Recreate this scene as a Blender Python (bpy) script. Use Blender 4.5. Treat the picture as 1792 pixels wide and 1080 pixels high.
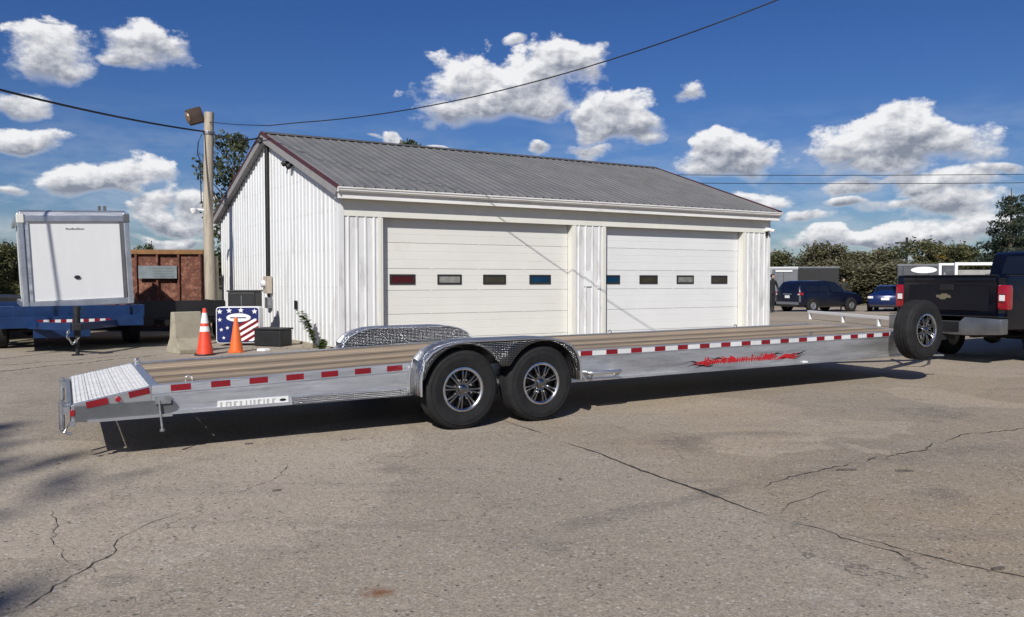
import bpy, bmesh, math, random
import numpy as np
from mathutils import Vector, Matrix, Euler
R = math.radians
random.seed(7); np.random.seed(7)
S = bpy.context.scene
C = S.collection
for o in list(bpy.data.objects): bpy.data.objects.remove(o)

# ------------------------------------------------------------------ camera
cam_d = bpy.data.cameras.new('camera'); cam = bpy.data.objects.new('camera', cam_d); C.objects.link(cam)
cam.location = (0, 0, 1.45); cam.rotation_euler = (R(90 - 2.084), 0, 0)
cam_d.sensor_width = 36; cam_d.lens = 27.32; cam_d.clip_end = 3000; cam_d.clip_start = .05
S.camera = cam
S.cycles.max_bounces = 6; S.cycles.diffuse_bounces = 2; S.cycles.glossy_bounces = 3; S.cycles.transmission_bounces = 2; S.cycles.sample_clamp_indirect = 6
# ------------------------------------------------------------------ light
SUN_EL, SUN_AZ = 38.0, 194.5            # azimuth clockwise from +Y
sd = bpy.data.lights.new('sun', 'SUN'); sd.energy = 4.8; sd.angle = R(.53); sd.color = (1, .965, .905)
sun = bpy.data.objects.new('sun', sd); C.objects.link(sun)
sv = Vector((math.sin(R(SUN_AZ)) * math.cos(R(SUN_EL)), math.cos(R(SUN_AZ)) * math.cos(R(SUN_EL)), math.sin(R(SUN_EL))))
sun.rotation_euler = sv.to_track_quat('Z', 'Y').to_euler(); sun.location = sv * 60
S.view_settings.view_transform = 'Standard'; S.view_settings.look = 'None'
S.view_settings.exposure = 0.05; S.view_settings.gamma = 1

W = bpy.data.worlds.new('World'); S.world = W; W.use_nodes = True
wn, wl = W.node_tree.nodes, W.node_tree.links; wn.clear()
def nd(t, tree=None, **k):
    n = (tree or wn).new(t)
    for a, b in k.items(): setattr(n, a, b)
    return n
def mth(op, a, b=None, c=None, clamp=False, nodes=None, links=None):
    nodes = nodes or wn; links = links or wl
    n = nodes.new('ShaderNodeMath'); n.operation = op; n.use_clamp = clamp
    for i, v in enumerate((a, b, c)):
        if v is None: continue
        if isinstance(v, (int, float)): n.inputs[i].default_value = v
        else: links.new(v, n.inputs[i])
    return n.outputs[0]
def build_world():
    L = wl.new
    sky = nd('ShaderNodeTexSky'); sky.sky_type = 'NISHITA'; sky.sun_disc = False
    sky.sun_elevation = R(SUN_EL); sky.sun_rotation = R(SUN_AZ); sky.air_density = 1.0; sky.dust_density = .8; sky.ozone_density = 3.5
    tc = nd('ShaderNodeTexCoord'); sep = nd('ShaderNodeSeparateXYZ'); L(tc.outputs['Generated'], sep.inputs[0])
    az = mth('ARCTAN2', sep.outputs[0], sep.outputs[1]); el = mth('ARCSINE', sep.outputs[2])
    cmb = nd('ShaderNodeCombineXYZ'); L(az, cmb.inputs[0]); L(el, cmb.inputs[1])
    # fbm displaced coordinates
    def noise(vec, scale, detail, rough, dist=0):
        n = nd('ShaderNodeTexNoise'); n.inputs['Scale'].default_value = scale; n.inputs['Detail'].default_value = detail
        n.inputs['Roughness'].default_value = rough; n.inputs['Distortion'].default_value = dist; L(vec, n.inputs['Vector']); return n
    stretch = nd('ShaderNodeVectorMath', operation='MULTIPLY'); L(cmb.outputs[0], stretch.inputs[0]); stretch.inputs[1].default_value = (1, 1.5, 1)
    warp = noise(stretch.outputs[0], 14, 1, .5)
    wv = nd('ShaderNodeVectorMath', operation='SUBTRACT'); L(warp.outputs['Color'], wv.inputs[0]); wv.inputs[1].default_value = (.5, .5, .5)
    ws = nd('ShaderNodeVectorMath', operation='SCALE'); L(wv.outputs[0], ws.inputs[0]); ws.inputs['Scale'].default_value = .05
    wc = nd('ShaderNodeVectorMath', operation='ADD'); L(cmb.outputs[0], wc.inputs[0]); L(ws.outputs[0], wc.inputs[1])
    f1 = noise(stretch.outputs[0], 21, 8, .62)
    off = nd('ShaderNodeVectorMath', operation='ADD'); L(stretch.outputs[0], off.inputs[0]); off.inputs[1].default_value = (-.005, .013, 0)
    f2 = noise(off.outputs[0], 21, 4, .60)
    # azimuth, elevation, half width, half height (degrees), weight of the cloud masses over this yard
    CL = [(-0.7,13.5,6.14,2.87,1.05),(3.7,15.1,3.26,2.03,1),(-3.6,12.5,3.54,1.57,0.95),(1.4,12.5,5.0,1.67,0.95),(0.4,16.8,1.82,0.65,0.55),(-4.4,13.9,1.58,1.29,0.6),(8.3,11.8,2.45,1.93,1.05),(5.6,11.7,1.44,2.03,1),(7.0,10.6,3.36,1.01,0.75),(5.6,9.4,3.15,1.01,0.6),(1.8,9.2,1.36,0.65,0.6),(9.7,12.2,1.33,1.1,0.7),(13.1,13.0,1.81,0.99,0.72),(15.3,8.4,3.9,1.61,1.08),(15.5,9.1,2.45,1.34,1),(25.7,8.5,5.73,1.84,1.08),(26.2,10.0,2.2,1.41,1),(28.5,8.9,2.53,1.3,1),(22.8,8.3,3.1,1.11,0.95),(-30.2,13.8,2.79,2.08,0.95),(-29.5,12.9,2.07,1.13,0.85),(-25.1,15.0,3.06,1.76,0.98),(-26.4,13.9,2.19,0.83,0.75),(-30.3,15.6,1.36,0.4,0.5),(-32.1,10.9,1.5,1.02,0.85),(-31.8,8.7,2.5,1.02,1),(-32.8,5.6,1.93,0.55,0.6),(-28.3,6.2,4.23,1.22,1),(-25.8,7.1,2.29,1.25,1.05),(-24.4,5.2,1.89,1.01,0.85),(-22.3,5.4,2.41,1.29,0.95),(-23.6,3.8,3.63,1.1,0.9),(-25.0,4.4,2.24,0.67,0.8),(-23.6,2.5,3.06,0.68,0.85),(-21.4,3.7,1.97,0.86,0.8),(21.2,4.6,2.45,0.86,0.9),(17.6,6.0,2.89,0.88,0.85),(28.6,6.3,3.51,1.14,0.95),(26.9,5.2,3.98,0.83,0.9),(29.2,4.8,4.51,1.05,0.95),(23.1,5.6,2.31,0.68,0.75),(23.2,3.0,5.0,0.85,0.95),(27.3,3.1,3.95,0.91,0.95),(31.1,3.8,4.0,1.03,0.95),(31.7,6.8,2.04,0.55,0.75),(20.7,2.6,3.19,0.69,0.9),(23.8,6.6,3.43,0.59,0.7),(-8.7,10.1,0.98,0.6,1),(-5.3,9.6,1.62,0.46,0.9),(-10.0,10.2,1.32,0.46,0.6)]
    emb = mth('SUBTRACT', f1.outputs['Fac'], f2.outputs['Fac'])
    hs = nd('ShaderNodeHueSaturation'); hs.inputs['Saturation'].default_value = 1.26; hs.inputs['Hue'].default_value = .510; L(sky.outputs[0], hs.inputs['Color'])
    tint = nd('ShaderNodeMix', data_type='RGBA', blend_type='MULTIPLY'); tint.inputs[0].default_value = 1; L(hs.outputs[0], tint.inputs[6]); tint.inputs[7].default_value = (.76, .86, 1.07, 1)
    st3 = nd('ShaderNodeVectorMath', operation='MULTIPLY'); L(cmb.outputs[0], st3.inputs[0]); st3.inputs[1].default_value = (1, 3.4, 1)
    veil = noise(st3.outputs[0], 9, 5, .62)
    vh = mth('MULTIPLY', mth('MULTIPLY_ADD', el, -5.2, 1.12, clamp=True), mth('MULTIPLY_ADD', el, 40, .2, clamp=True))
    veilA = mth('MULTIPLY', mth('MULTIPLY_ADD', veil.outputs['Fac'], 3.0, -1.28, clamp=True), mth('MULTIPLY', vh, .62))
    def sector(clouds, far=False):
        D = sw = sh = None; vin = wc.outputs[0]
        for (a, e, rx, ry, w) in clouds:
            s2 = nd('ShaderNodeVectorMath', operation='MULTIPLY_ADD'); L(vin, s2.inputs[0]); s2.inputs[1].default_value = (1 / R(rx), 1 / R(ry), 0); s2.inputs[2].default_value = (-a / rx, -e / ry, 0)
            ln = nd('ShaderNodeVectorMath', operation='LENGTH'); L(s2.outputs[0], ln.inputs[0])
            d = mth('SUBTRACT', w + .13, ln.outputs['Value']); d0 = mth('MAXIMUM', d, .0001)
            sp = nd('ShaderNodeSeparateXYZ'); L(s2.outputs[0], sp.inputs[0]); hh = mth('MULTIPLY', sp.outputs[1], d0)
            if D is None: D, sw, sh = d, d0, hh
            else: D, sw, sh = mth('MAXIMUM', D, d), mth('ADD', sw, d0), mth('ADD', sh, hh)
            ch = nd('ShaderNodeVectorMath', operation='MULTIPLY_ADD'); L(sh, ch.inputs[0]); ch.inputs[1].default_value = (1e-9, 1e-9, 0); L(wc.outputs[0], ch.inputs[2]); vin = ch.outputs[0]   # keeps evaluation in order
        if far:      # the same broken cumulus carries on round the rest of the sky
            big = noise(cmb.outputs[0], 6.5, 5, .55)
            up = mth('MULTIPLY_ADD', el, 6, 0, clamp=True)
            D = mth('MULTIPLY', mth('MULTIPLY_ADD', big.outputs['Fac'], 5.5, -3.62), up); H = 0.1
        else: H = mth('MINIMUM', mth('MAXIMUM', mth('DIVIDE', sh, sw), -1), 1)
        den = D if far else mth('ADD', mth('MULTIPLY', D, 1.65), mth('MULTIPLY_ADD', f1.outputs['Fac'], 3.0, -1.66))
        if not far: den = mth('MINIMUM', den, mth('MULTIPLY_ADD', H, 2.2, 1.9))
        mr = nd('ShaderNodeMapRange', interpolation_type='SMOOTHSTEP'); L(den, mr.inputs[0]); mr.inputs[1].default_value = -.03; mr.inputs[2].default_value = .62
        if not far: L(mth('MULTIPLY_ADD', H, -.40, .78), mr.inputs[2])
        alpha = mth('MULTIPLY', mr.outputs[0], mth('MULTIPLY_ADD', el, 30, .3, clamp=True))
        alpha = mth('MAXIMUM', mth('MULTIPLY', alpha, .96), veilA) if not far else mth('MULTIPLY', alpha, .9)
        lit = mth('ADD', mth('MULTIPLY_ADD', H, .82, .52), mth('MULTIPLY', emb, 2.7)) if not far else mth('MULTIPLY_ADD', D, -.2, .75)
        lit = mth('ADD', lit, mth('MULTIPLY', mth('SUBTRACT', den, .6, clamp=True), -.12), clamp=True)
        if not far: lit = mth('ADD', mth('MULTIPLY', lit, mr.outputs[0]), mth('MULTIPLY', mth('SUBTRACT', 1, mr.outputs[0]), .82))
        ramp = nd('ShaderNodeValToRGB'); L(lit, ramp.inputs[0])
        ramp.color_ramp.elements[0].color = (.24, .265, .325, 1); ramp.color_ramp.elements[1].color = (.88, .88, .89, 1); ramp.color_ramp.elements[1].position = .95
        m = ramp.color_ramp.elements.new(.42); m.color = (.50, .515, .56, 1)
        b1 = nd('ShaderNodeBackground'); b2 = nd('ShaderNodeBackground'); mx = nd('ShaderNodeMixShader')
        L(tint.outputs[2], b1.inputs[0]); b1.inputs[1].default_value = .066
        L(ramp.outputs[0], b2.inputs[0]); b2.inputs[1].default_value = 1.0
        L(alpha, mx.inputs[0]); L(b1.outputs[0], mx.inputs[1]); L(b2.outputs[0], mx.inputs[2]); return mx
    def pick(cond, x, y):        # y where cond is 1
        mx = nd('ShaderNodeMixShader'); L(cond, mx.inputs[0]); L(x.outputs[0], mx.inputs[1]); L(y.outputs[0], mx.inputs[2]); return mx
    edges = [-41, -26.5, -17, 1.8, 13.5, 22.5, 27.2, 41]
    seen = None
    for lo, hi in zip(edges, edges[1:]):
        sec = sector([c for c in CL if c[0] + c[2] * 1.15 > lo and c[0] - c[2] * 1.15 < hi])
        seen = sec if seen is None else pick(mth('GREATER_THAN', az, R(lo)), seen, sec)
    allsky = pick(mth('MAXIMUM', mth('GREATER_THAN', mth('ABSOLUTE', az), R(41)), mth('GREATER_THAN', el, R(21.5))), seen, sector([], True))
    out = nd('ShaderNodeOutputWorld'); L(allsky.outputs[0], out.inputs[0])
    W.cycles.sampling_method = 'NONE'
build_world()

# ------------------------------------------------------------------ materials
MATS = {}
def pm(name, col, rough=.6, metal=0, var=.12, scale=6, bump=0, bscale=60, col2=None, c2lo=.55, c2hi=.7, spec=.5, stretch=None, rnd=0, coat=0, fine=0, fscale=200):
    m = bpy.data.materials.new(name); m.use_nodes = True; n, l = m.node_tree.nodes, m.node_tree.links
    b = n['Principled BSDF']; b.inputs['Roughness'].default_value = rough; b.inputs['Metallic'].default_value = metal
    b.inputs['Specular IOR Level'].default_value = spec; b.inputs['Coat Weight'].default_value = coat
    tc = n.new('ShaderNodeTexCoord'); vec = tc.outputs['Object']
    if stretch:
        mp = n.new('ShaderNodeMapping'); mp.inputs['Scale'].default_value = stretch; l.new(vec, mp.inputs[0]); vec = mp.outputs[0]
    oi = n.new('ShaderNodeObjectInfo')
    def noise(sc, det=3, ro=.6):
        q = n.new('ShaderNodeTexNoise'); q.inputs['Scale'].default_value = sc; q.inputs['Detail'].default_value = det; q.inputs['Roughness'].default_value = ro
        w = n.new('ShaderNodeVectorMath'); w.operation = 'SCALE'; w.inputs[0].default_value = (37, 23, 51); l.new(oi.outputs['Random'], w.inputs['Scale'])
        v2 = n.new('ShaderNodeVectorMath'); v2.operation = 'ADD'; l.new(vec, v2.inputs[0]); l.new(w.outputs[0], v2.inputs[1]); l.new(v2.outputs[0], q.inputs['Vector']); return q
    q = noise(scale)
    def hsv(colsock, facsock, lo, hi):
        mr = n.new('ShaderNodeMapRange'); l.new(facsock, mr.inputs[0]); mr.inputs[1].default_value = .25; mr.inputs[2].default_value = .75; mr.inputs[3].default_value = lo; mr.inputs[4].default_value = hi
        h = n.new('ShaderNodeHueSaturation'); l.new(mr.outputs[0], h.inputs['Value'])
        if isinstance(colsock, tuple): h.inputs['Color'].default_value = (*colsock, 1)
        else: l.new(colsock, h.inputs['Color'])
        return h.outputs[0]
    c = hsv(tuple(col), q.outputs['Fac'], 1 - var, 1 + var)
    if col2:
        q2 = noise(scale * .7 + 1.3, 5, .68)
        mr = n.new('ShaderNodeMapRange'); l.new(q2.outputs['Fac'], mr.inputs[0]); mr.inputs[1].default_value = c2lo; mr.inputs[2].default_value = c2hi
        mx = n.new('ShaderNodeMix'); mx.data_type = 'RGBA'; l.new(mr.outputs[0], mx.inputs[0]); l.new(c, mx.inputs[6]); mx.inputs[7].default_value = (*col2, 1); c = mx.outputs[2]
    if fine:
        q3 = noise(fscale, 2, .5); c = hsv(c, q3.outputs['Fac'], 1 - fine, 1 + fine)
    if rnd:
        h = n.new('ShaderNodeHueSaturation'); mr = n.new('ShaderNodeMapRange'); l.new(oi.outputs['Random'], mr.inputs[0]); mr.inputs[3].default_value = 1 - rnd; mr.inputs[4].default_value = 1 + rnd
        l.new(mr.outputs[0], h.inputs['Value']); l.new(c, h.inputs['Color']); c = h.outputs[0]
    l.new(c, b.inputs['Base Color'])
    rr = n.new('ShaderNodeMapRange'); l.new(q.outputs['Fac'], rr.inputs[0]); rr.inputs[3].default_value = max(.02, rough - .12); rr.inputs[4].default_value = min(1, rough + .12); l.new(rr.outputs[0], b.inputs['Roughness'])
    if bump:
        qb = noise(bscale, 2, .6); bp = n.new('ShaderNodeBump'); bp.inputs['Strength'].default_value = bump; bp.inputs['Distance'].default_value = .01
        l.new(qb.outputs['Fac'], bp.inputs['Height']); l.new(bp.outputs[0], b.inputs['Normal'])
    MATS[name] = m; return m

def diamond_mat(name='diamond_plate', lo=.30, hi=.72, f=190):
    m = bpy.data.materials.new(name); m.use_nodes = True; n, l = m.node_tree.nodes, m.node_tree.links
    b = n['Principled BSDF']; b.inputs['Metallic'].default_value = 1; b.inputs['Base Color'].default_value = (.52, .53, .57, 1); b.inputs['Roughness'].default_value = .24
    tc = n.new('ShaderNodeTexCoord'); sp = n.new('ShaderNodeSeparateXYZ'); l.new(tc.outputs['Object'], sp.inputs[0])
    M = lambda op, a, bb=None, cl=False: mth(op, a, bb, None, cl, n, l)
    uu = M('ADD', sp.outputs[0], M('MULTIPLY', sp.outputs[1], .35)); vv = M('ADD', sp.outputs[2], M('MULTIPLY', sp.outputs[1], .94))
    a1 = M('SINE', M('MULTIPLY', M('ADD', uu, vv), f)); a2 = M('SINE', M('MULTIPLY', M('SUBTRACT', uu, vv), f))
    hgt = M('MAXIMUM', M('MULTIPLY', a1, a2), 0)
    cr_ = n.new('ShaderNodeValToRGB'); l.new(hgt, cr_.inputs[0]); cr_.color_ramp.elements[0].position = .12; cr_.color_ramp.elements[1].position = .55
    cr_.color_ramp.elements[0].color = (lo, lo * 1.02, lo * 1.07, 1); cr_.color_ramp.elements[1].color = (hi, hi * 1.01, hi * 1.04, 1); l.new(cr_.outputs[0], b.inputs['Base Color'])
    bp = n.new('ShaderNodeBump'); bp.inputs['Strength'].default_value = .7; bp.inputs['Distance'].default_value = .01; l.new(hgt, bp.inputs['Height']); l.new(bp.outputs[0], b.inputs['Normal'])
    return m
def leaf_mat(name, c1, c2):
    m = bpy.data.materials.new(name); m.use_nodes = True; n, l = m.node_tree.nodes, m.node_tree.links
    b = n['Principled BSDF']; b.inputs['Roughness'].default_value = .55; b.inputs['Specular IOR Level'].default_value = .3
    tc = n.new('ShaderNodeTexCoord'); q = n.new('ShaderNodeTexNoise'); q.inputs['Scale'].default_value = 1.6; q.inputs['Detail'].default_value = 4; q.inputs['Roughness'].default_value = .8; l.new(tc.outputs['Object'], q.inputs['Vector'])
    r = n.new('ShaderNodeValToRGB'); l.new(q.outputs['Fac'], r.inputs[0]); r.color_ramp.elements[0].position = .32; r.color_ramp.elements[1].position = .68
    r.color_ramp.elements[0].color = (*c1, 1); r.color_ramp.elements[1].color = (*c2, 1)
    l.new(r.outputs[0], b.inputs['Base Color'])
    t = n.new('ShaderNodeBsdfTranslucent'); l.new(r.outputs[0], t.inputs[0]); mx = n.new('ShaderNodeMixShader'); mx.inputs[0].default_value = .25
    l.new(b.outputs[0], mx.inputs[1]); l.new(t.outputs[0], mx.inputs[2]); l.new(mx.outputs[0], n['Material Output'].inputs[0])
    return m
def ground_mat():
    m = bpy.data.materials.new('worn_asphalt'); m.use_nodes = True; n, l = m.node_tree.nodes, m.node_tree.links
    b = n['Principled BSDF']; b.inputs['Roughness'].default_value = .9; b.inputs['Specular IOR Level'].default_value = .25
    tc = n.new('ShaderNodeTexCoord'); P = tc.outputs['Object']
    M = lambda op, a, bb=None, c=None, cl=False: mth(op, a, bb, c, cl, n, l)
    def noise(sc, det=4, ro=.6, v=P):
        q = n.new('ShaderNodeTexNoise'); q.inputs['Scale'].default_value = sc; q.inputs['Detail'].default_value = det; q.inputs['Roughness'].default_value = ro; l.new(v, q.inputs['Vector']); return q.outputs['Fac']
    def mix(fac, a, bcol):
        x = n.new('ShaderNodeMix'); x.data_type = 'RGBA'; l.new(fac, x.inputs[0])
        for s, v in ((6, a), (7, bcol)):
            if isinstance(v, tuple): x.inputs[s].default_value = (*v, 1)
            else: l.new(v, x.inputs[s])
        return x.outputs[2]
    def rng(f, lo, hi, a=0, bb=1):
        r = n.new('ShaderNodeMapRange'); l.new(f, r.inputs[0]); r.inputs[1].default_value = lo; r.inputs[2].default_value = hi; r.inputs[3].default_value = a; r.inputs[4].default_value = bb; return r.outputs[0]
    sp = n.new('ShaderNodeSeparateXYZ'); l.new(P, sp.inputs[0]); X, Y = sp.outputs[0], sp.outputs[1]
    # older grey lift on the camera's side of the joint, browner lift beyond it
    side = M('ADD', M('SUBTRACT', M('MULTIPLY_ADD', Y, .52, -.52 * 7.93), M('MULTIPLY', X, -1)), M('MULTIPLY_ADD', noise(1.1, 4), .5, -.25))
    side = rng(side, -.25, .35)
    c = mix(side, (.335, .285, .225), (.325, .262, .188))
    c = mix(rng(noise(.35, 6, .62), .38, .66), c, (.28, .24, .19))
    c = mix(rng(noise(1.4, 7, .7), .52, .78, 0, .55), c, (.385, .328, .255))
    c = mix(rng(noise(3.2, 6, .72), .58, .75, 0, .45), c, (.15, .135, .125))
    st = n.new('ShaderNodeMapping'); st.inputs['Rotation'].default_value = (0, 0, R(-30)); st.inputs['Scale'].default_value = (.25, 2.2, 1); l.new(P, st.inputs[0])
    c = mix(rng(noise(1.2, 5, .6, st.outputs[0]), .57, .72, 0, .35), c, (.17, .15, .135))
    c = mix(rng(noise(.9, 5, .75), .56, .70, 0, .5), c, (.40, .355, .30))
    for (ox, oy, a_, w_, k_) in ((1.0, 5.0, 33, .13, .30), (1.35, 5.3, 33, .13, .26), (-.9, 4.6, -8, .13, .22), (3.6, 6.5, 20, .2, .35), (2.1, 7.2, 12, .25, .5), (-3.0, 5.5, 60, .15, .4)):   # tyre scuffs
        ca, sa = math.cos(R(a_)), math.sin(R(a_))
        px = M('ADD', M('MULTIPLY', M('SUBTRACT', X, ox), -sa), M('MULTIPLY', M('SUBTRACT', Y, oy), ca)); pl_ = M('ADD', M('MULTIPLY', M('SUBTRACT', X, ox), ca), M('MULTIPLY', M('SUBTRACT', Y, oy), sa))
        band = M('MULTIPLY', rng(M('ABSOLUTE', M('ADD', px, M('MULTIPLY', M('MULTIPLY', pl_, pl_), .05))), w_ * .4, w_, k_, 0), rng(M('ABSOLUTE', pl_), .6, 1.8, 1, 0))
        c = mix(M('MULTIPLY', band, rng(noise(2.5, 3), .42, .62, .1, 1)), c, (.12, .105, .095))
    vp = n.new('ShaderNodeTexVoronoi'); vp.inputs['Scale'].default_value = .33; wp = n.new('ShaderNodeTexNoise'); wp.inputs['Scale'].default_value = 1.3; wp.inputs['Detail'].default_value = 4; l.new(P, wp.inputs['Vector'])
    ap = n.new('ShaderNodeVectorMath'); ap.operation = 'MULTIPLY_ADD'; l.new(wp.outputs['Color'], ap.inputs[0]); ap.inputs[1].default_value = (1.5, 1.5, 0); l.new(P, ap.inputs[2]); l.new(ap.outputs[0], vp.inputs['Vector'])
    svp = n.new('ShaderNodeSeparateColor'); l.new(vp.outputs['Color'], svp.inputs[0]); hp = n.new('ShaderNodeHueSaturation'); l.new(c, hp.inputs['Color']); l.new(rng(svp.outputs[0], 0, 1, .86, 1.12), hp.inputs['Value']); c = hp.outputs[0]
    for (ox, oy, r_, k_) in ((1.55, 6.75, .30, .5), (-.9, 5.9, .22, .4), (2.9, 5.2, .26, .45), (-2.7, 4.9, .2, .35), (.2, 4.2, .16, .35), (4.6, 8.4, .5, .45), (-1.9, 3.7, .12, .4)):      # oil drips
        ex, ey = M('SUBTRACT', X, ox), M('SUBTRACT', Y, oy); rr_ = M('ADD', M('SQRT', M('ADD', M('MULTIPLY', ex, ex), M('MULTIPLY', ey, ey))), M('MULTIPLY_ADD', noise(5, 4, .7), r_ * 3, -r_ * 1.5))
        c = mix(rng(rr_, r_ * .2, r_, k_, 0), c, (.13, .112, .10))
    # aggregate
    vo = n.new('ShaderNodeTexVoronoi'); vo.inputs['Scale'].default_value = 120; l.new(P, vo.inputs['Vector'])
    sv_ = n.new('ShaderNodeSeparateColor'); l.new(vo.outputs['Color'], sv_.inputs[0])
    hs = n.new('ShaderNodeHueSaturation'); l.new(c, hs.inputs['Color']); l.new(M('MULTIPLY', rng(sv_.outputs[0], 0, 1, .72, 1.28), rng(noise(26, 4, .75), .3, .7, .82, 1.18)), hs.inputs['Value']); c = hs.outputs[0]
    vo2 = n.new('ShaderNodeTexVoronoi'); vo2.inputs['Scale'].default_value = 34; l.new(P, vo2.inputs['Vector'])
    sv2 = n.new('ShaderNodeSeparateColor'); l.new(vo2.outputs['Color'], sv2.inputs[0])
    pit = M('MULTIPLY', M('GREATER_THAN', sv2.outputs[1], .90), M('LESS_THAN', vo2.outputs['Distance'], .32))
    c = mix(M('MULTIPLY', pit, .7), c, (.05, .045, .04))
    lite = M('MULTIPLY', M('GREATER_THAN', sv2.outputs[2], .93), M('LESS_THAN', vo2.outputs['Distance'], .28))
    c = mix(M('MULTIPLY', lite, .6), c, (.5, .47, .43))
    # hairline crazing
    ve = n.new('ShaderNodeTexVoronoi'); ve.feature = 'DISTANCE_TO_EDGE'; ve.inputs['Scale'].default_value = .9
    wv = n.new('ShaderNodeTexNoise'); wv.inputs['Scale'].default_value = 2.5; wv.inputs['Detail'].default_value = 6; l.new(P, wv.inputs['Vector'])
    av = n.new('ShaderNodeVectorMath'); av.operation = 'ADD'; l.new(P, av.inputs[0]); l.new(wv.outputs['Color'], av.inputs[1]); l.new(av.outputs[0], ve.inputs['Vector'])
    cr = M('MULTIPLY', rng(ve.outputs['Distance'], 0, .009, 1, 0), rng(noise(.8, 3), .48, .62, 0, .75))
    c = mix(cr, c, (.06, .05, .045))
    # rust stain
    dx = M('SUBTRACT', X, -.62); dy = M('SUBTRACT', Y, 3.56)
    rs = M('ADD', M('SQRT', M('ADD', M('MULTIPLY', M('MULTIPLY', dx, dx), 50), M('MULTIPLY', M('MULTIPLY', dy, dy), 110))), M('MULTIPLY_ADD', noise(22, 4), 1.6, -.8))
    c = mix(rng(rs, .1, .75, .8, 0), c, (.19, .075, .025))
    # dirt and grass verge far off
    far = rng(M('ADD', Y, M('MULTIPLY_ADD', noise(.2, 4), 14, -7)), 50, 56)
    c = mix(far, c, (.09, .095, .04))
    lf = M('MULTIPLY', rng(M('ADD', M('MULTIPLY', X, -1), M('MULTIPLY_ADD', noise(.5, 5), 4, -2)), 7.2, 8.6), rng(Y, 15.2, 17))
    c = mix(M('MULTIPLY', lf, .6), c, (.16, .15, .09))
    l.new(c, b.inputs['Base Color'])
    bp = n.new('ShaderNodeBump'); bp.inputs['Strength'].default_value = .55; bp.inputs['Distance'].default_value = .008
    hgt = M('ADD', noise(48, 3, .75), M('MULTIPLY', noise(1.6, 3, .6), 5))
    l.new(hgt, bp.inputs['Height'])
    l.new(bp.outputs[0], b.inputs['Normal'])
    return m

ALU = pm('brushed_aluminium', (.66, .67, .68), .40, .85, .22, 2.2, .25, 60, col2=(.40, .41, .42), c2lo=.5, c2hi=.72, stretch=(.45, 1, 4.5), fine=.08, fscale=40)  # darker streaks paint the rail's reflections into the metal colour
ALU2 = pm('clean_aluminium', (.62, .63, .65), .35, .9, .12, 3, .1, 60)
GUN = pm('grey_steel_plate', (.13, .135, .14), .55, .4, .2, 5, .15, 50)
SLATM = pm('pale_aluminium_tread', (.66, .655, .64), .65, .0, .14, 9, .3, 160, fine=.08, fscale=120)
DIA = diamond_mat()
DIA2 = diamond_mat('dull_diamond_plate', .09, .42, 170)
WOOD = pm('weathered_deck_wood', (.33, .245, .155), .82, 0, .35, 2.4, .5, 30, col2=(.19, .16, .13), c2lo=.45, c2hi=.62, stretch=(.35, 7, 7), rnd=.5)
RED = pm('red_reflective_tape', (.20, .006, .013), .32, 0, .15, 8, .1, 150, rnd=.12)
WHT = pm('white_reflective_tape', (.62, .63, .63), .38, 0, .08, 8, .1, 150, rnd=.06)
RUB = pm('tyre_rubber', (.013, .013, .014), .78, 0, .35, 9, .25, 120, col2=(.024, .023, .021), c2lo=.5, c2hi=.8, spec=.3)
RIMB = pm('gloss_black_rim', (.012, .012, .013), .25, .3, .2, 6)
CHR = pm('machined_rim', (.62, .62, .64), .26, 1, .25, 14)
SPK = pm('dark_machined_spoke', (.30, .30, .31), .3, 1, .35, 14)
BLK = pm('black_paint', (.008, .008, .009), .55, 0, .3, 6, .05, 40)
DARK = pm('dark_steel', (.03, .03, .032), .6, .5, .3, 6, .2, 40)
GALV = pm('galvanised', (.45, .46, .47), .42, .9, .25, 14, .1, 50)
SIDE = pm('white_metal_siding', (.68, .685, .68), .42, 0, .05, 1.2, .04, 30, col2=(.47, .46, .43), c2lo=.55, c2hi=.8, stretch=(1.4, 1.4, .35))
SIDEF = pm('dirty_white_siding', (.64, .64, .63), .48, 0, .08, 2.4, .05, 30, col2=(.42, .415, .40), c2lo=.52, c2hi=.74, stretch=(1.8, 1.8, .5))
CREAM = pm('cream_trim', (.66, .65, .59), .5, 0, .05, 2.5, .05, 40, col2=(.55, .52, .46), c2lo=.6, c2hi=.8)
DOORM = pm('off_white_door', (.655, .645, .60), .5, 0, .03, 1.5, .04, 60, col2=(.60, .57, .51), c2lo=.58, c2hi=.85, rnd=.015)
DOOR2 = pm('white_door', (.675, .68, .67), .5, 0, .03, 1.5, .04, 60, col2=(.64, .63, .60), c2lo=.58, c2hi=.85, rnd=.012)
ROOF = pm('grey_metal_roof', (.16, .158, .152), .5, .1, .12, 1.5, .05, 30, col2=(.20, .195, .185), c2lo=.5, c2hi=.8, rnd=.05)
MAR = pm('maroon_trim', (.075, .022, .025), .5, 0, .2, 4)
GREYT = pm('grey_trim', (.27, .255, .25), .55, 0, .12, 4)
SOFF = pm('soffit_grey', (.5, .48, .45), .6, 0, .08, 3)
WGUT = pm('white_gutter', (.72, .71, .68), .42, 0, .08, 4, .03, 30, col2=(.45, .43, .4), c2lo=.55, c2hi=.75, stretch=(.4, 3, 3))
SEAL = pm('dark_gasket', (.018, .017, .016), .6, 0, .2, 8)
CONC = pm('tan_concrete', (.33, .30, .225), .88, 0, .14, 4, .4, 40, col2=(.24, .21, .16), fine=.1)
POLEW = pm('weathered_pole', (.40, .345, .27), .85, 0, .22, 3, .5, 40, col2=(.2, .17, .13), stretch=(8, 8, .5))
ORNG = pm('orange_cone', (.72, .135, .02), .5, 0, .12, 7, .05, 40, col2=(.45, .1, .03), c2lo=.6, c2hi=.8)
REDO = pm('red_orange_cone', (.72, .06, .022), .5, 0, .12, 7, .05, 40)
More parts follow.
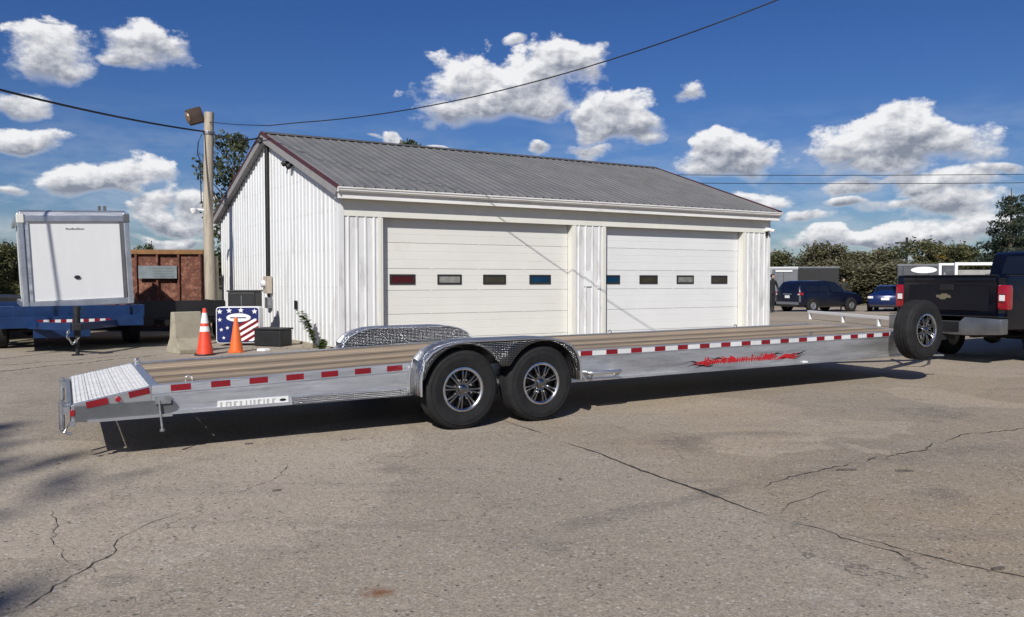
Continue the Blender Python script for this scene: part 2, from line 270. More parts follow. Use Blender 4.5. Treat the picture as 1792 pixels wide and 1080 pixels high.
NAVY = pm('navy_paint', (.010, .020, .115), .35, .1, .2, 4, coat=.3)
BLUE = pm('trailer_blue', (.004, .026, .095), .42, .1, .3, 3.5, .05, 40, coat=.2)
BLUE2 = pm('car_blue', (.006, .018, .085), .3, .2, .15, 4, coat=.4)
TRUCK = pm('black_truck_paint', (.003, .0035, .008), .22, .0, .2, 3, coat=.25, spec=.35)
SUVM = pm('dark_blue_suv_paint', (.005, .007, .018), .25, .0, .2, 3, coat=.3, spec=.4)
GLS = pm('dark_glass', (.008, .010, .014), .08, 0, .1, 3, spec=.8)
LAMPR = pm('tail_lamp_red', (.28, .008, .015), .18, 0, .2, 12, coat=.6)
LAMPW = pm('clear_lamp', (.7, .68, .68), .2, 0, .1, 20)
WPAN = pm('white_panel', (.68, .685, .685), .4, 0, .03, 2, col2=(.66, .655, .64), c2lo=.5, c2hi=.8, stretch=(3, 3, .5))
WHITE = pm('white_paint', (.76, .76, .75), .5, 0, .05, 5)
RUST = pm('rusty_steel', (.115, .040, .024), .85, 0, .4, 7, .5, 40, col2=(.24, .11, .07), c2lo=.5, c2hi=.62, fine=.25, fscale=45)
RUSTT = pm('rusty_rim_steel', (.22, .11, .04), .8, .1, .35, 6, .3, 40)
GREYP = pm('weathered_grey_sheet', (.16, .19, .20), .6, .1, .25, 6)
GREYB = pm('grey_trailer_paint', (.075, .08, .09), .45, .1, .15, 4)
GREYB2 = pm('mid_grey_trailer_paint', (.14, .145, .16), .45, .1, .12, 4)
SKIN = pm('skin', (.45, .28, .2), .6, 0, .1, 6)
CLO = pm('dark_clothes', (.012, .012, .015), .85, 0, .3, 9, .3, 30)
CLO2 = pm('charcoal_clothes', (.022, .022, .02), .85, 0, .3, 9, .3, 30)
GOLD = pm('gold_emblem', (.30, .26, .16), .4, .7, .1, 9)
BARK = pm('bark', (.10, .08, .06), .9, 0, .3, 5, .6, 25, stretch=(4, 4, .7))
STONE = pm('loose_stone', (.10, .085, .07), .9, 0, .45, 30)
CRK_SHD = pm('crack_and_shadow_fill', (.035, .030, .027), .95, 0, .3, 12)
WIRE = pm('black_cable', (.012, .012, .014), .6, 0, .2, 5)
LF_DK = leaf_mat('leaf_dark_green', (.030, .042, .018), (.10, .112, .05))
LF_OL = leaf_mat('leaf_olive', (.055, .062, .024), (.16, .155, .068))
LF_BR = leaf_mat('leaf_brown', (.085, .082, .042), (.19, .175, .10))
LF_YE = leaf_mat('leaf_yellow', (.10, .075, .015), (.24, .17, .04))
LF_PI = leaf_mat('leaf_pine', (.020, .034, .022), (.07, .085, .055))
LF_WD = leaf_mat('leaf_weed', (.05, .085, .02), (.15, .20, .07))
GRND = ground_mat()

# ------------------------------------------------------------------ mesh helpers
class MB:
    def __init__(s): s.v = []; s.f = []
    def add(s, vs, fs, M=None):
        o = len(s.v); s.v += [tuple(M @ Vector(p)) if M else tuple(p) for p in vs]; s.f += [tuple(i + o for i in f) for f in fs]; return s
    def box(s, x0, x1, y0, y1, z0, z1, M=None):
        return s.add([(x0, y0, z0), (x1, y0, z0), (x1, y1, z0), (x0, y1, z0), (x0, y0, z1), (x1, y0, z1), (x1, y1, z1), (x0, y1, z1)],
                     [(0, 3, 2, 1), (4, 5, 6, 7), (0, 1, 5, 4), (1, 2, 6, 5), (2, 3, 7, 6), (3, 0, 4, 7)], M)
    def prism(s, pts, axis, a, b, M=None):
        n = len(pts)
        mk = {'x': lambda p, t: (t, p[0], p[1]), 'y': lambda p, t: (p[0], t, p[1]), 'z': lambda p, t: (p[0], p[1], t)}[axis]
        vs = [mk(p, a) for p in pts] + [mk(p, b) for p in pts]
        return s.add(vs, [tuple(range(n - 1, -1, -1)), tuple(range(n, 2 * n))] + [(i, (i + 1) % n, n + (i + 1) % n, n + i) for i in range(n)], M)
    def tube(s, path, r, n=8, M=None, closed=False):
        path = [Vector(p) for p in path]; k = len(path); rr = r if isinstance(r, (list, tuple)) else [r] * k
        vs = []; fs = []
        for i, p in enumerate(path):
            t = (path[(i + 1) % k] - path[i - 1]) if closed else (path[min(i + 1, k - 1)] - path[max(i - 1, 0)])
            t.normalize(); a = Vector((0, 0, 1)) if abs(t.z) < .9 else Vector((1, 0, 0)); q = t.cross(a).normalized(); w = q.cross(t)
            for j in range(n): an = 2 * math.pi * j / n; vs.append(p + (q * math.cos(an) + w * math.sin(an)) * rr[i])
        for i in range(k if closed else k - 1):
            for j in range(n): a0 = i * n; b0 = ((i + 1) % k) * n; fs.append((a0 + j, a0 + (j + 1) % n, b0 + (j + 1) % n, b0 + j))
        if not closed: fs += [tuple(range(n - 1, -1, -1)), tuple(range((k - 1) * n, k * n))]
        return s.add(vs, fs, M)
    def bar(s, p, q, w, h, M=None):
        p, q = Vector(p), Vector(q); t = (q - p).normalized(); a = Vector((0, 0, 1)) if abs(t.z) < .95 else Vector((1, 0, 0)); x = t.cross(a).normalized() * w / 2; y = x.cross(t).normalized() * h / 2
        vs = [p - x - y, p + x - y, p + x + y, p - x + y, q - x - y, q + x - y, q + x + y, q - x + y]
        return s.add(vs, [(0, 3, 2, 1), (4, 5, 6, 7), (0, 1, 5, 4), (1, 2, 6, 5), (2, 3, 7, 6), (3, 0, 4, 7)], M)
    def lathe(s, prof, n=32, axis='y', M=None, closed=False):
        vs = []; fs = []; k = len(prof)
        for (r, h) in prof:
            for j in range(n):
                a = 2 * math.pi * j / n; c, d = r * math.cos(a), r * math.sin(a)
                vs.append({'y': (c, h, d), 'z': (c, d, h), 'x': (h, c, d)}[axis])
        for i in range(k if closed else k - 1):
            for j in range(n): b0 = ((i + 1) % k) * n; fs.append((i * n + j, i * n + (j + 1) % n, b0 + (j + 1) % n, b0 + j))
        if not closed:
            if prof[0][0] > 1e-4: fs.append(tuple(range(n)))
            if prof[-1][0] > 1e-4: fs.append(tuple(range((k - 1) * n, k * n)))
        return s.add(vs, fs, M)
    def sheet(s, rows):
        n = len(rows[0]); vs = [p for r in rows for p in r]
        return s.add(vs, [(i * n + j, i * n + j + 1, (i + 1) * n + j + 1, (i + 1) * n + j) for i in range(len(rows) - 1) for j in range(n - 1)])
    def mesh(s, name, mat, smooth=0, bevel=0):
        me = bpy.data.meshes.new(name); bm = bmesh.new(); vv = [bm.verts.new(p) for p in s.v]
        for f in s.f:
            try: bm.faces.new([vv[i] for i in f])
            except ValueError: pass
        bmesh.ops.remove_doubles(bm, verts=bm.verts, dist=1e-5)
        bmesh.ops.recalc_face_normals(bm, faces=bm.faces)
        if bevel:
            ed = [e for e in bm.edges if len(e.link_faces) == 2 and e.calc_face_angle(0) > R(25)]
            bmesh.ops.bevel(bm, geom=ed, offset=bevel, segments=2, profile=.6, affect='EDGES', clamp_overlap=True)
        bm.to_mesh(me); bm.free(); me.materials.append(mat)
        if smooth:
            for p in me.polygons: p.use_smooth = True
            me.set_sharp_from_angle(angle=R(smooth))
        return me
    def build(s, name, mat, parent=None, smooth=0, bevel=0, loc=None):
        return link(name, s.mesh(name, mat, smooth, bevel), parent, loc)
def link(name, me, parent=None, loc=None, rot=None):
    o = bpy.data.objects.new(name, me); C.objects.link(o); o.parent = parent
    if loc is not None: o.location = loc
    if rot is not None: o.rotation_euler = rot
    return o
def tag(o, label, cat, group=None):
    o['label'] = label; o['category'] = cat
    if group: o['group'] = group
    return o
def thing(name, label, cat, loc=(0, 0, 0), rz=0, group=None):
    o = bpy.data.objects.new(name, None); C.objects.link(o); o.location = loc; o.rotation_euler = (0, 0, rz); o.empty_display_size = .2
    return tag(o, label, cat, group)
def copy_tree(o, parent=None):
    c = o.copy(); C.objects.link(c); c.parent = parent
    for ch in [q for q in bpy.data.objects if q.parent == o]: copy_tree(ch, c)
    return c
def struct(o): o['kind'] = 'structure'; return o
T = Matrix.Translation
def RZ(a): return Matrix.Rotation(a, 4, 'Z')
def RX(a): return Matrix.Rotation(a, 4, 'X')
def RY(a): return Matrix.Rotation(a, 4, 'Y')

# ------------------------------------------------------------------ ground
def gz(x, y):
    t = min(max((y - 35.5) / 6, 0), 1); return -.26 * t * t * (3 - 2 * t)
xs = [-400, -120, -60, -30, -15, -8, -4, 0, 4, 8, 12, 16, 20, 26, 34, 50, 90, 160, 400]
ys = [-120, -40, -15, -5, 0, 3, 6, 10, 15, 20, 26, 31, 34, 35, 36, 37, 38, 39, 40, 41, 42, 44, 50, 70, 120, 300, 900]
ground = struct(MB().sheet([[(x, y, gz(x, y)) for x in xs] for y in ys]).build('ground', GRND, smooth=60))

def crack_or_shadow(pts, w0, w1, jit=.02, seg=.06):
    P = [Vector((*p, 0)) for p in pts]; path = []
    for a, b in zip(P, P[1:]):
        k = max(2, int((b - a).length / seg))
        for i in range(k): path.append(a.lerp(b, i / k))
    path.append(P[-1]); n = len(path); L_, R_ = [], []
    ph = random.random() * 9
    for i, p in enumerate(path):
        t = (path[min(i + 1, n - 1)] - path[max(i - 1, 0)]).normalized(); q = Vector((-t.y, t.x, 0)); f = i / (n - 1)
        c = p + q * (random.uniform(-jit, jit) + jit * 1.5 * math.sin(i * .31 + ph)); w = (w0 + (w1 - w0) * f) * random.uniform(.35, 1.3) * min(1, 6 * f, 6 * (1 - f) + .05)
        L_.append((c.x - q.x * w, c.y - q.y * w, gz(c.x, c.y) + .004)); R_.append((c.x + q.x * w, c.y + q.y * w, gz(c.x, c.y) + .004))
    MB().sheet([L_, R_]).build('pavement_crack_or_shadow', CRK_SHD, ground)
crack_or_shadow([(-.10, 8.02), (.16, 7.55), (.30, 7.28)], .006, .007, .008)
crack_or_shadow([(.42, 6.98), (.73, 6.43), (1.10, 5.66), (1.50, 4.90), (1.59, 4.72)], .008, .014, .007)
crack_or_shadow([(1.66, 4.60), (1.80, 4.45), (1.84, 4.32), (2.0, 4.13), (2.1, 3.98)], .005, .008, .02)
crack_or_shadow([(1.86, 4.42), (2.15, 4.08), (2.5, 3.75), (2.62, 3.55)], .005, .003, .012)
crack_or_shadow([(1.75, 5.35), (2.02, 5.62), (2.45, 5.98), (2.72, 6.12)], .004, .006, .02)
crack_or_shadow([(2.80, 6.14), (3.0, 6.32)], .009, .006, .01); crack_or_shadow([(3.05, 6.28), (3.45, 6.55), (3.75, 6.9)], .007, .009, .02)
crack_or_shadow([(3.8, 6.88), (4.3, 7.25), (5.05, 7.6), (6.2, 8.3)], .006, .006, .02)
crack_or_shadow([(1.66, 4.75), (1.78, 5.0), (1.95, 5.15), (2.2, 5.35)], .003, .003, .015)
crack_or_shadow([(-2.30, 3.05), (-2.16, 3.38), (-2.19, 3.75), (-2.12, 4.07), (-2.2, 4.3), (-2.14, 4.6), (-2.0, 5.0)], .0038, .0022, .016)
crack_or_shadow([(-2.19, 3.9), (-2.6, 4.3), (-2.9, 4.9)], .002, .002, .016)
crack_or_shadow([(-1.9, 5.1), (-1.72, 5.6), (-1.8, 6.1)], .0025, .002, .016)
crack_or_shadow([(-9.5, 11.2), (-8.15, 12.33), (-7.2, 14.3), (-6.75, 15.4)], .022, .016, .03)  # dark ribbon standing in for an overhead cable's shadow on the ground
crack_or_shadow([(-9.0, 12.9), (-8.0, 14.0), (-7.3, 15.2)], .012, .012, .03)
# loose stones, leaf scraps and grit
g = MB()
def scatter(n, fx):
    for _ in range(n):
        x, y, s = fx(); a = random.random() * 6.3; h = s * random.uniform(.25, .7); k = random.choice((4, 5))
        q = [(x + s * random.uniform(.6, 1.1) * math.cos(a + 6.283 * i / k) * 1.4, y + s * random.uniform(.6, 1.1) * math.sin(a + 6.283 * i / k)) for i in range(k)]
        z = gz(x, y); g.add([(*p, z + .001) for p in q] + [(x, y, z + h)], [(i, (i + 1) % k, k) for i in range(k)])
scatter(330, lambda: (random.uniform(-3, 3.2), random.uniform(3.2, 7.0), random.choice((.004, .005, .006, .008, .011))))
scatter(260, lambda: (random.uniform(-9, 8), random.uniform(6.0, 15), random.choice((.006, .008, .010, .014))))
scatter(60, lambda: (2.3 + random.gauss(0, .5), 4.4 + random.gauss(0, .5), random.choice((.005, .007, .009))))
scatter(80, lambda: (random.uniform(-7, -4), random.uniform(14.5, 17), random.uniform(.01, .03)))
for (x, y, a, l_, w) in [(2.55, 5.88, .1, .085, .016), (2.98, 5.85, -.05, .07, .02), (-2.33, 6.83, .4, .035, .02), (2.44, 3.85, .3, .04, .013), (-1.62, 5.3, .4, .03, .01), (.35, 5.6, 2, .02, .012)]:
    c, s_ = math.cos(a), math.sin(a)
    pts = [(x + c * u * l_ - s_ * v * w, y + s_ * u * l_ + c * v * w) for u, v in ((-1, -.6), (-.3, -1), (.8, -.8), (1, .3), (.2, 1), (-.9, .7))]
    g.prism(pts, 'z', .002, .010)
o = g.build('loose_grit', STONE); o['kind'] = 'stuff'; o['label'] = 'scattered dark grit and leaf scraps lying on the asphalt'; o['category'] = 'grit'

# ------------------------------------------------------------------ barn
AB = R(29); SKEW = .1; BL = 12.15; RE = 4.6; RZt = 5.1; EZ = 3.30
barn = thing('metal_barn', 'white ribbed metal barn with grey roof and two wide garage doors', 'barn', (-3.473, 15.808, 0), AB)
def bb(mb, name, mat, parent=barn, **k):
    mb.v = [(x - SKEW * y, y, z) for x, y, z in mb.v]; return mb.build(name, mat, parent, **k)
def roofz(e): return EZ + (RZt - EZ) * (1 - abs(e - RE) / (RE + .25)) if True else 0
def ribline(a, b, pitch=.2286, h=.020, minor=True):
    out = [(a, 0)]; k = int(round((b - a) / pitch)); p = (b - a) / k
    for i in range(k):
        c = a + (i + .5) * p; out += [(c - .03, 0), (c - .012, h), (c + .012, h), (c + .03, 0)]
    out.append((b, 0)); return out
# gable siding sheets (t = 0 wall), one object per sheet
npan = 10; pw = 2 * RE / npan
for i in range(npan):
    a, b = i * pw, (i + 1) * pw
    ln = ribline(a, b)
    if a < RE < b: ln = sorted(ln + [(RE, 0)])
    m = MB(); m.sheet([[(-h - (.003 if i % 2 else 0), e, .04) for e, h in ln], [(-h - (.003 if i % 2 else 0), e, roofz(e) - .05) for e, h in ln]])
    bb(m, 'siding_panel', SIDE)
    m = MB(); m.sheet([[(BL + h, e, .04) for e, h in ln], [(BL + h, e, roofz(e) - .05) for e, h in ln]]); bb(m, 'siding_panel', SIDE)
bb(MB().box(-.02, BL + .02, -.005, 2 * RE, 0, .06), 'foundation', CONC)
m = MB()
for zr in (.5, 1.3, 2.1, 2.9, 3.7, 4.4):
    for k in range(40):
        e = .115 + k * .23
        if zr < roofz(e) - .2: m.box(-.008, -.001, e - .11, e - .096, zr - .007, zr + .007)
sc_ = bb(m, 'siding_screws', GALV); sc_['kind'] = 'stuff'
DO = [(.855, 5.64), (6.55, 11.2)]; DT = 2.76
for a, b in ((0.06, .855), (5.64, 6.55), (11.2, BL - .06)):
    ln = ribline(a + .06 if a > .1 else a, b - .06 if b < 12 else b, .20, .022)
    bb(MB().sheet([[(t, -h, .02) for t, h in ln], [(t, -h, DT + .02) for t, h in ln]]), 'siding_panel', SIDEF)
ln = ribline(0, BL); bb(MB().sheet([[(t, 2 * RE + h, .02) for t, h in ln], [(t, 2 * RE + h, 3.25) for t, h in ln]]), 'rear_siding', SIDE)
for t0, s in ((0, 1), (BL, -1)):
    bb(MB().box(t0 - .028, t0 + .06, -.028, .06, .02, 3.16) if s > 0 else MB().box(t0 - .06, t0 + .028, -.028, .06, .02, 3.16), 'corner_trim', SIDEF, bevel=.004)
bb(MB().box(.0605, BL - .0605, -.024, .02, DT, 3.13), 'header_board', CREAM, bevel=.003)
for a, b in DO:
    bb(MB().box(a, a + .035, -.012, .16, 0, DT), 'jamb', CREAM); bb(MB().box(b - .035, b, -.012, .16, 0, DT), 'jamb', CREAM)
    bb(MB().box(a - .075, a - .002, -.020, .0, 0, DT - .002), 'jamb_casing', CREAM, bevel=.003); bb(MB().box(b + .002, b + .075, -.020, .0, 0, DT - .002), 'jamb_casing', CREAM, bevel=.003)
bb(MB().box(.0, BL, .30, .34, 0, 3.1), 'inner_wall', SEAL)
bb(MB().box(-.12, BL + .12, -.20, .0, 3.10, 3.125), 'soffit', SOFF)
bb(MB().box(-.14, BL + .14, -.225, -.2005, 3.09, 3.235), 'fascia', WGUT, bevel=.003)
gp = [(-.226, 3.215), (-.28, 3.215), (-.305, 3.245), (-.305, 3.27), (-.325, 3.285), (-.325, 3.312), (-.318, 3.312), (-.316, 3.29), (-.296, 3.275), (-.296, 3.25), (-.277, 3.225), (-.226, 3.225)]
bb(MB().prism(gp, 'x', -.16, BL + .16), 'gutter', WGUT)
m = MB(); m.box(-.165, -.161, -.325, -.226, 3.215, 3.31); bb(m, 'gutter_end', WGUT)
# roof sheets
nr = 14; rw = (BL + .30) / nr
for i in range(nr):
    a = -.15 + i * rw; ln = ribline(a, a + rw, .2225, .022); dz = .002 if i % 2 else 0
    for e0, e1 in ((-.26, RE), (2 * RE + .26, RE)):
        z0 = roofz(max(-.25, min(e0, 2 * RE + .25))) + .02
        m = MB(); m.sheet([[(t, e0, z0 + h + dz) for t, h in ln], [(t, e1, RZt + .02 + h + dz) for t, h in ln]]); bb(m, 'roof_panel', ROOF)
m = MB(); m.sheet([[(t, RE + d, RZt + z) for t in (-.17, BL + .17)] for d, z in ((-.16, -.005), (-.15, .012), (0, .065), (.15, .012), (.16, -.005))]); bb(m, 'ridge_cap', pm('ridge_dark', (.09, .085, .085), .5, 0, .2, 4))
for t0 in (-.19, BL + .15):
    for e0, e1 in ((-.27, RE), (2 * RE + .27, RE)):
        z0, z1 = EZ, RZt
        m = MB(); m.add([(t, e, z) for t in (t0, t0 + .04) for e, z in ((e0, z0 - .015), (e1, z1 - .015), (e1, z1 + .055), (e0, z0 + .055))], [(0, 1, 2, 3), (7, 6, 5, 4), (0, 4, 5, 1), (1, 5, 6, 2), (2, 6, 7, 3), (3, 7, 4, 0)]); bb(m, 'rake_trim', MAR)
        t1 = t0 + .01 if t0 < 0 else t0 - .12
        m = MB(); m.add([(t, e, z) for t in (t1, t1 + .14) for e, z in ((e0 + (.1 if e0 < 0 else -.1), z0 - .15), (e1, z1 - .19), (e1, z1 - .018), (e0, z0 - .018))], [(0, 1, 2, 3), (7, 6, 5, 4), (0, 4, 5, 1), (1, 5, 6, 2), (2, 6, 7, 3), (3, 7, 4, 0)]); bb(m, 'rake_board', GREYT)
# garage doors
PANES = {'red': pm('pane_red', (.05, .004, .009), .12, 0, .3, 3, spec=.5), 'pale': pm('pane_pale', (.20, .20, .185), .25, 0, .5, 4), 'olive': pm('pane_olive', (.042, .039, .028), .15, 0, .3, 3), 'blue': pm('pane_blue', (.006, .034, .075), .12, 0, .3, 3)}
WIN = [([1.40, 2.50, 3.62, 4.83], ['red', 'pale', 'olive', 'blue']), ([6.86, 8.06, 9.28, 10.48], ['blue', 'olive', 'pale', 'olive'])]
lines = [.02, .195, .725, 1.235, 1.70, 2.25, 2.78]
for (a, b), (wx, cols), dm in zip(DO, WIN, (DOORM, DOOR2)):
    d = bb(MB().box(a + .036, b - .036, .19, .22, .01, 2.79), 'garage_door', dm)
    for z0, z1 in zip(lines, lines[1:]):
        m = MB(); e = .165
        zs = [z0 + .004] + ([z0 + (z1 - z0) * f + q for f in (1 / 3, 2 / 3) for q in (-.006, .0, .006)] if z1 - z0 > .3 else []) + [z1 - .004]
        row = [(z, e + (.005 if (i in (2, 5) and len(zs) > 2) else 0)) for i, z in enumerate(zs)]
        prof = [(.1895, row[0][0])] + [(ee, z) for z, ee in row] + [(.1895, row[-1][0])]
        m.prism([(p[0], p[1]) for p in prof], 'x', a + .038, b - .038); bb(m, 'door_panel', dm, d)
    for z in lines[2:-1]:
        for f in (.02, .25, .5, .75, .98):
            hx = a + .06 + (b - a - .12) * f; bb(MB().box(hx - .02, hx + .02, .1605, .1645, z - .035, z + .035), 'hinge_plate', dm, d)
    bb(MB().box(a + .04, b - .04, .158, .1645, .012, .06), 'bottom_seal', SEAL, d)
    for x, cn in zip(wx, cols):
        zc = 1.468
        fr = MB()
        for (q0, q1, r0, r1) in ((-.29, .29, .072, .11), (-.29, .29, -.11, -.072), (-.29, -.252, -.072, .072), (.252, .29, -.072, .072)):
            fr.box(x + q0, x + q1, .148, .1645, zc + r0, zc + r1)
        bb(fr, 'window_frame', SEAL, d)
        bb(MB().box(x - .252, x + .252, .157, .164, zc - .072, zc + .072), 'window_pane', PANES[cn], d)
# gable fittings
e_c = 4.5
bb(MB().tube([(-.07, e_c, 4.82), (-.07, e_c, 1.55)], .055, 10), 'conduit', BLK, smooth=40)
bb(MB().tube([(-.02, e_c, 4.85), (-.16, e_c, 4.95), (-.26, e_c, 4.86)], [.06, .07, .055], 10), 'weatherhead', BLK, smooth=40)
bb(MB().box(-.15, -.025, e_c - .16, e_c + .16, 1.12, 1.55), 'meter_box', pm('tan_box', (.42, .36, .29), .6), bevel=.01)
bb(MB().lathe([(.0, -.24), (.07, -.235), (.085, -.2), (.09, -.152)], 16, 'x', T((0, e_c + .05, 1.36))), 'meter', LAMPW, smooth=40)
bb(MB().box(-.13, -.025, e_c - .12, e_c + .10, .75, 1.02), 'breaker_box', GALV, bevel=.008)
bb(MB().tube([(-.06, e_c + .02, 1.12), (-.06, e_c + .02, 1.02)], .025, 8), 'conduit_stub', DARK)
bb(MB().box(-.05, -.022, 2.55, 2.68, .78, .98), 'outlet_box', BLK)
for (e, z) in ((3.05, 4.22), (2.75, 4.12)):
    m = MB(); m.lathe([(0, -.16), (.055, -.16), (.07, -.1), (.03, -.03), (.03, 0)], 12, 'x', T((-.02, e, z)) @ RY(R(-25))); bb(m, 'flood_light', DARK, smooth=40)
bb(MB().box(-.12, -.02, RE + .1, RE + .3, 4.86, 4.98), 'junction_box', WHITE, bevel=.01)
m = MB(); m.box(11.95, 12.08, -.10, -.03, 2.80, 2.90); m.tube([(12.0, -.10, 2.85), (12.05, -.26, 2.80)], .045, 10); bb(m, 'security_camera', WHITE, bevel=.006)
bb(MB().box(11.98, 12.05, -.06, -.028, 2.68, 2.79), 'camera_box', DARK)
bb(MB().box(5.93, 6.16, -.030, -.024, 1.30, 1.68), 'paper_notice', WHITE)
bb(MB().box(6.33, 6.40, -.045, -.02, 1.25, 1.45), 'door_keypad', WHITE)

# ------------------------------------------------------------------ wheels
def wheel_parts(r, w, rr):
    """tyre, rim, spoke, lip, hub meshes; axle along local y, outside face at -y, centred"""
    h = w / 2; sh = .018
    prof = [(rr, h * .86), (rr + .012, h * .98), (rr + .03, h * 1.0), (rr + .033, h * 1.03), (rr + (r - rr) * .42, h * 1.06), (rr + (r - rr) * .45, h * 1.075), (rr + (r - rr) * .60, h * 1.07), (rr + (r - rr) * .63, h * 1.05), (rr + (r - rr) * .72, h * 1.035), (rr + (r - rr) * .74, h * 1.045), (r - .045, h * .97), (r - .02, h * .90), (r - .006, h * .80)]
    for k in (.52, .2): prof += [(r, h * (k + .1)), (r - .010, h * (k + .06)), (r - .010, h * (k - .02)), (r, h * (k - .06))]
    full = prof + [(a, -b) for a, b in reversed(prof)]
    ty = MB().lathe(full, 48, 'y', closed=True).mesh('tyre', RUB, 35)
    rim = MB().lathe([(rr, h * .85), (rr - .02, h * .8), (rr - .03, 0), (rr - .025, -h * .35), (.0, -h * .30), (0, -h * .2), (rr - .05, -h * .2), (rr - .05, h * .8)], 40, 'y').mesh('wheel', RIMB, 35)
    lip = MB().lathe([(rr + .004, -h * .88), (rr + .002, -h * 1.0), (rr - .012, -h * 1.02), (rr - .024, -h * .95), (rr - .030, -h * .72), (rr - .022, -h * .70)], 48, 'y', closed=True).mesh('rim_lip', CHR, 40)
    sp = MB()
    for s in (-1, 1):      # split spoke: two bars with a black channel between
        sp.add([(s * .006 + q * .0075 + s * ex * .012, -h * dep, rd) for rd, dep, ex in ((.055, .80, .2), (.12, .86, .55), (rr - .024, .80, 1.25)) for q in (-1, 1)] +
               [(s * .006 + q * .0075 + s * ex * .012, -h * dep + .035, rd) for rd, dep, ex in ((.055, .80, .2), (.12, .86, .55), (rr - .024, .80, 1.25)) for q in (-1, 1)],
               [(0, 1, 3, 2), (2, 3, 5, 4), (0, 2, 8, 6), (2, 4, 10, 8), (1, 7, 9, 3), (3, 9, 11, 5), (0, 6, 7, 1), (4, 5, 11, 10)])
    spm = sp.mesh('spoke', SPK, 20, .002)
    hub = MB().lathe([(.0, -h * 1.02), (.03, -h * 1.02), (.042, -h * .95), (.046, -h * .80), (.072, -h * .78), (.078, -h * .6), (.078, -h * .3)], 24, 'y')
    hm = hub.mesh('hub_cap', pm('dark_chrome_hub', (.25, .25, .26), .22, 1, .1, 8), 40)
    lug = MB()
    for k in range(8): lug.lathe([(.0, -h * .97), (.010, -h * .96), (.011, -h * .78)], 6, 'y', T((.094 * math.cos(k * .7854 + .39), 0, .094 * math.sin(k * .7854 + .39))))
    return dict(tyre=ty, wheel=rim, rim_lip=lip, spoke=spm, hub_cap=hm, lug=lug.mesh('lug_nuts', CHR, 40))
def put_wheel(WP, parent, loc, rot=(0, 0, 0), spokes=8, a0=.2):
    w = link('wheel', WP['wheel'], parent, loc, rot)
    link('tyre', WP['tyre'], w); link('rim_lip', WP['rim_lip'], w); link('hub_cap', WP['hub_cap'], w); link('lug_nuts', WP['lug'], w)
    for k in range(spokes): link('spoke', WP['spoke'], w, None, (0, a0 + k * 2 * math.pi / spokes, 0))
    return w
WP = wheel_parts(.392, .235, .215)

# ------------------------------------------------------------------ flatbed trailer
TU, TN = Vector((math.cos(R(30)), math.sin(R(30)), 0)), Vector((-math.sin(R(30)), math.cos(R(30)), 0))
tr = thing('flatbed_trailer', 'long aluminium flatbed car hauler with wooden deck and tandem black wheels', 'trailer', (-.744, 8.863, 0), R(30))
def zt(u): return .672 + (.0045 if u > .3 else .0265) * (u - .3)
UF, UR, UE = 7.2, -3.17, -3.73
def tailz(u): return zt(UR) + (u - UR) * (.578 - .472) / (UE - UR) * -1 if u < UR else zt(u)
stat = [UF, 5, 3, 1.5, .6, .3, 0, -1, -2, -2.8, UR]
ZB = .335
for s in (-1, 1):
    prof = lambda u: [(s * 1.05, zt(u)), (s * 1.05, zt(u) - .005), (s * 1.05, ZB + .03), (s * 1.062, ZB + .028), (s * 1.062, ZB), (s * .99, ZB), (s * .99, ZB + .02), (s * 1.02, ZB + .04), (s * 1.02, zt(u) - .06), (s * .93, zt(u) - .06), (s * .93, zt(u) - .035), (s * .955, zt(u) - .03), (s * .955, zt(u))]
    m = MB(); m.sheet([[(u, y, z) for y, z in prof(u) + prof(u)[:1]] for u in stat]); m.build('side_rail', ALU, tr, smooth=25)
    # tail rail, tapering down
    m = MB(); m.prism([(UR, zt(UR)), (UE, .474), (UE - .02, .46), (UE - .02, .33), (-3.5, ZB - .008), (UR, ZB)], 'y', s * 1.05, s * 1.0); m.build('tail_rail', ALU2, tr, bevel=.004)
    # top edge moulding under the tape
    m = MB(); m.sheet([[(u, s * 1.05, zt(u) - .066), (u, s * 1.056, zt(u) - .069), (u, s * 1.05, zt(u) - .072)] for u in stat]); m.build('edge_bead', ALU2, tr)
# deck planks
NP = 13; PWD = 1.90 / NP
for i in range(NP):
    y0 = -.95 + i * PWD + .003; y1 = y0 + PWD - .012; dz = random.uniform(-.004, .004)
    m = MB(); us = [UF - .02, 5, 3, 1.5, .6, .3, 0, -1, -2, UR + .06]
    m.sheet([[(u, y0, zt(u) - .04), (u, y0, zt(u) - .007 + dz), (u, y0 + .004, zt(u) - .003 + dz), (u, y1 - .004, zt(u) - .003 + dz), (u, y1, zt(u) - .007 + dz), (u, y1, zt(u) - .04)] for u in us])
    m.build('deck_plank', WOOD, tr)
m = MB(); m.box(UR - .0165, UR + .058, -.955, .955, zt(UR) - .08, zt(UR) + .001); m.build('deck_end_strip', ALU2, tr, bevel=.004)
m = MB(); m.box(UF - .019, UF + .03, -1.06, 1.06, .36, .712); m.build('front_rail', ALU, tr, bevel=.005)
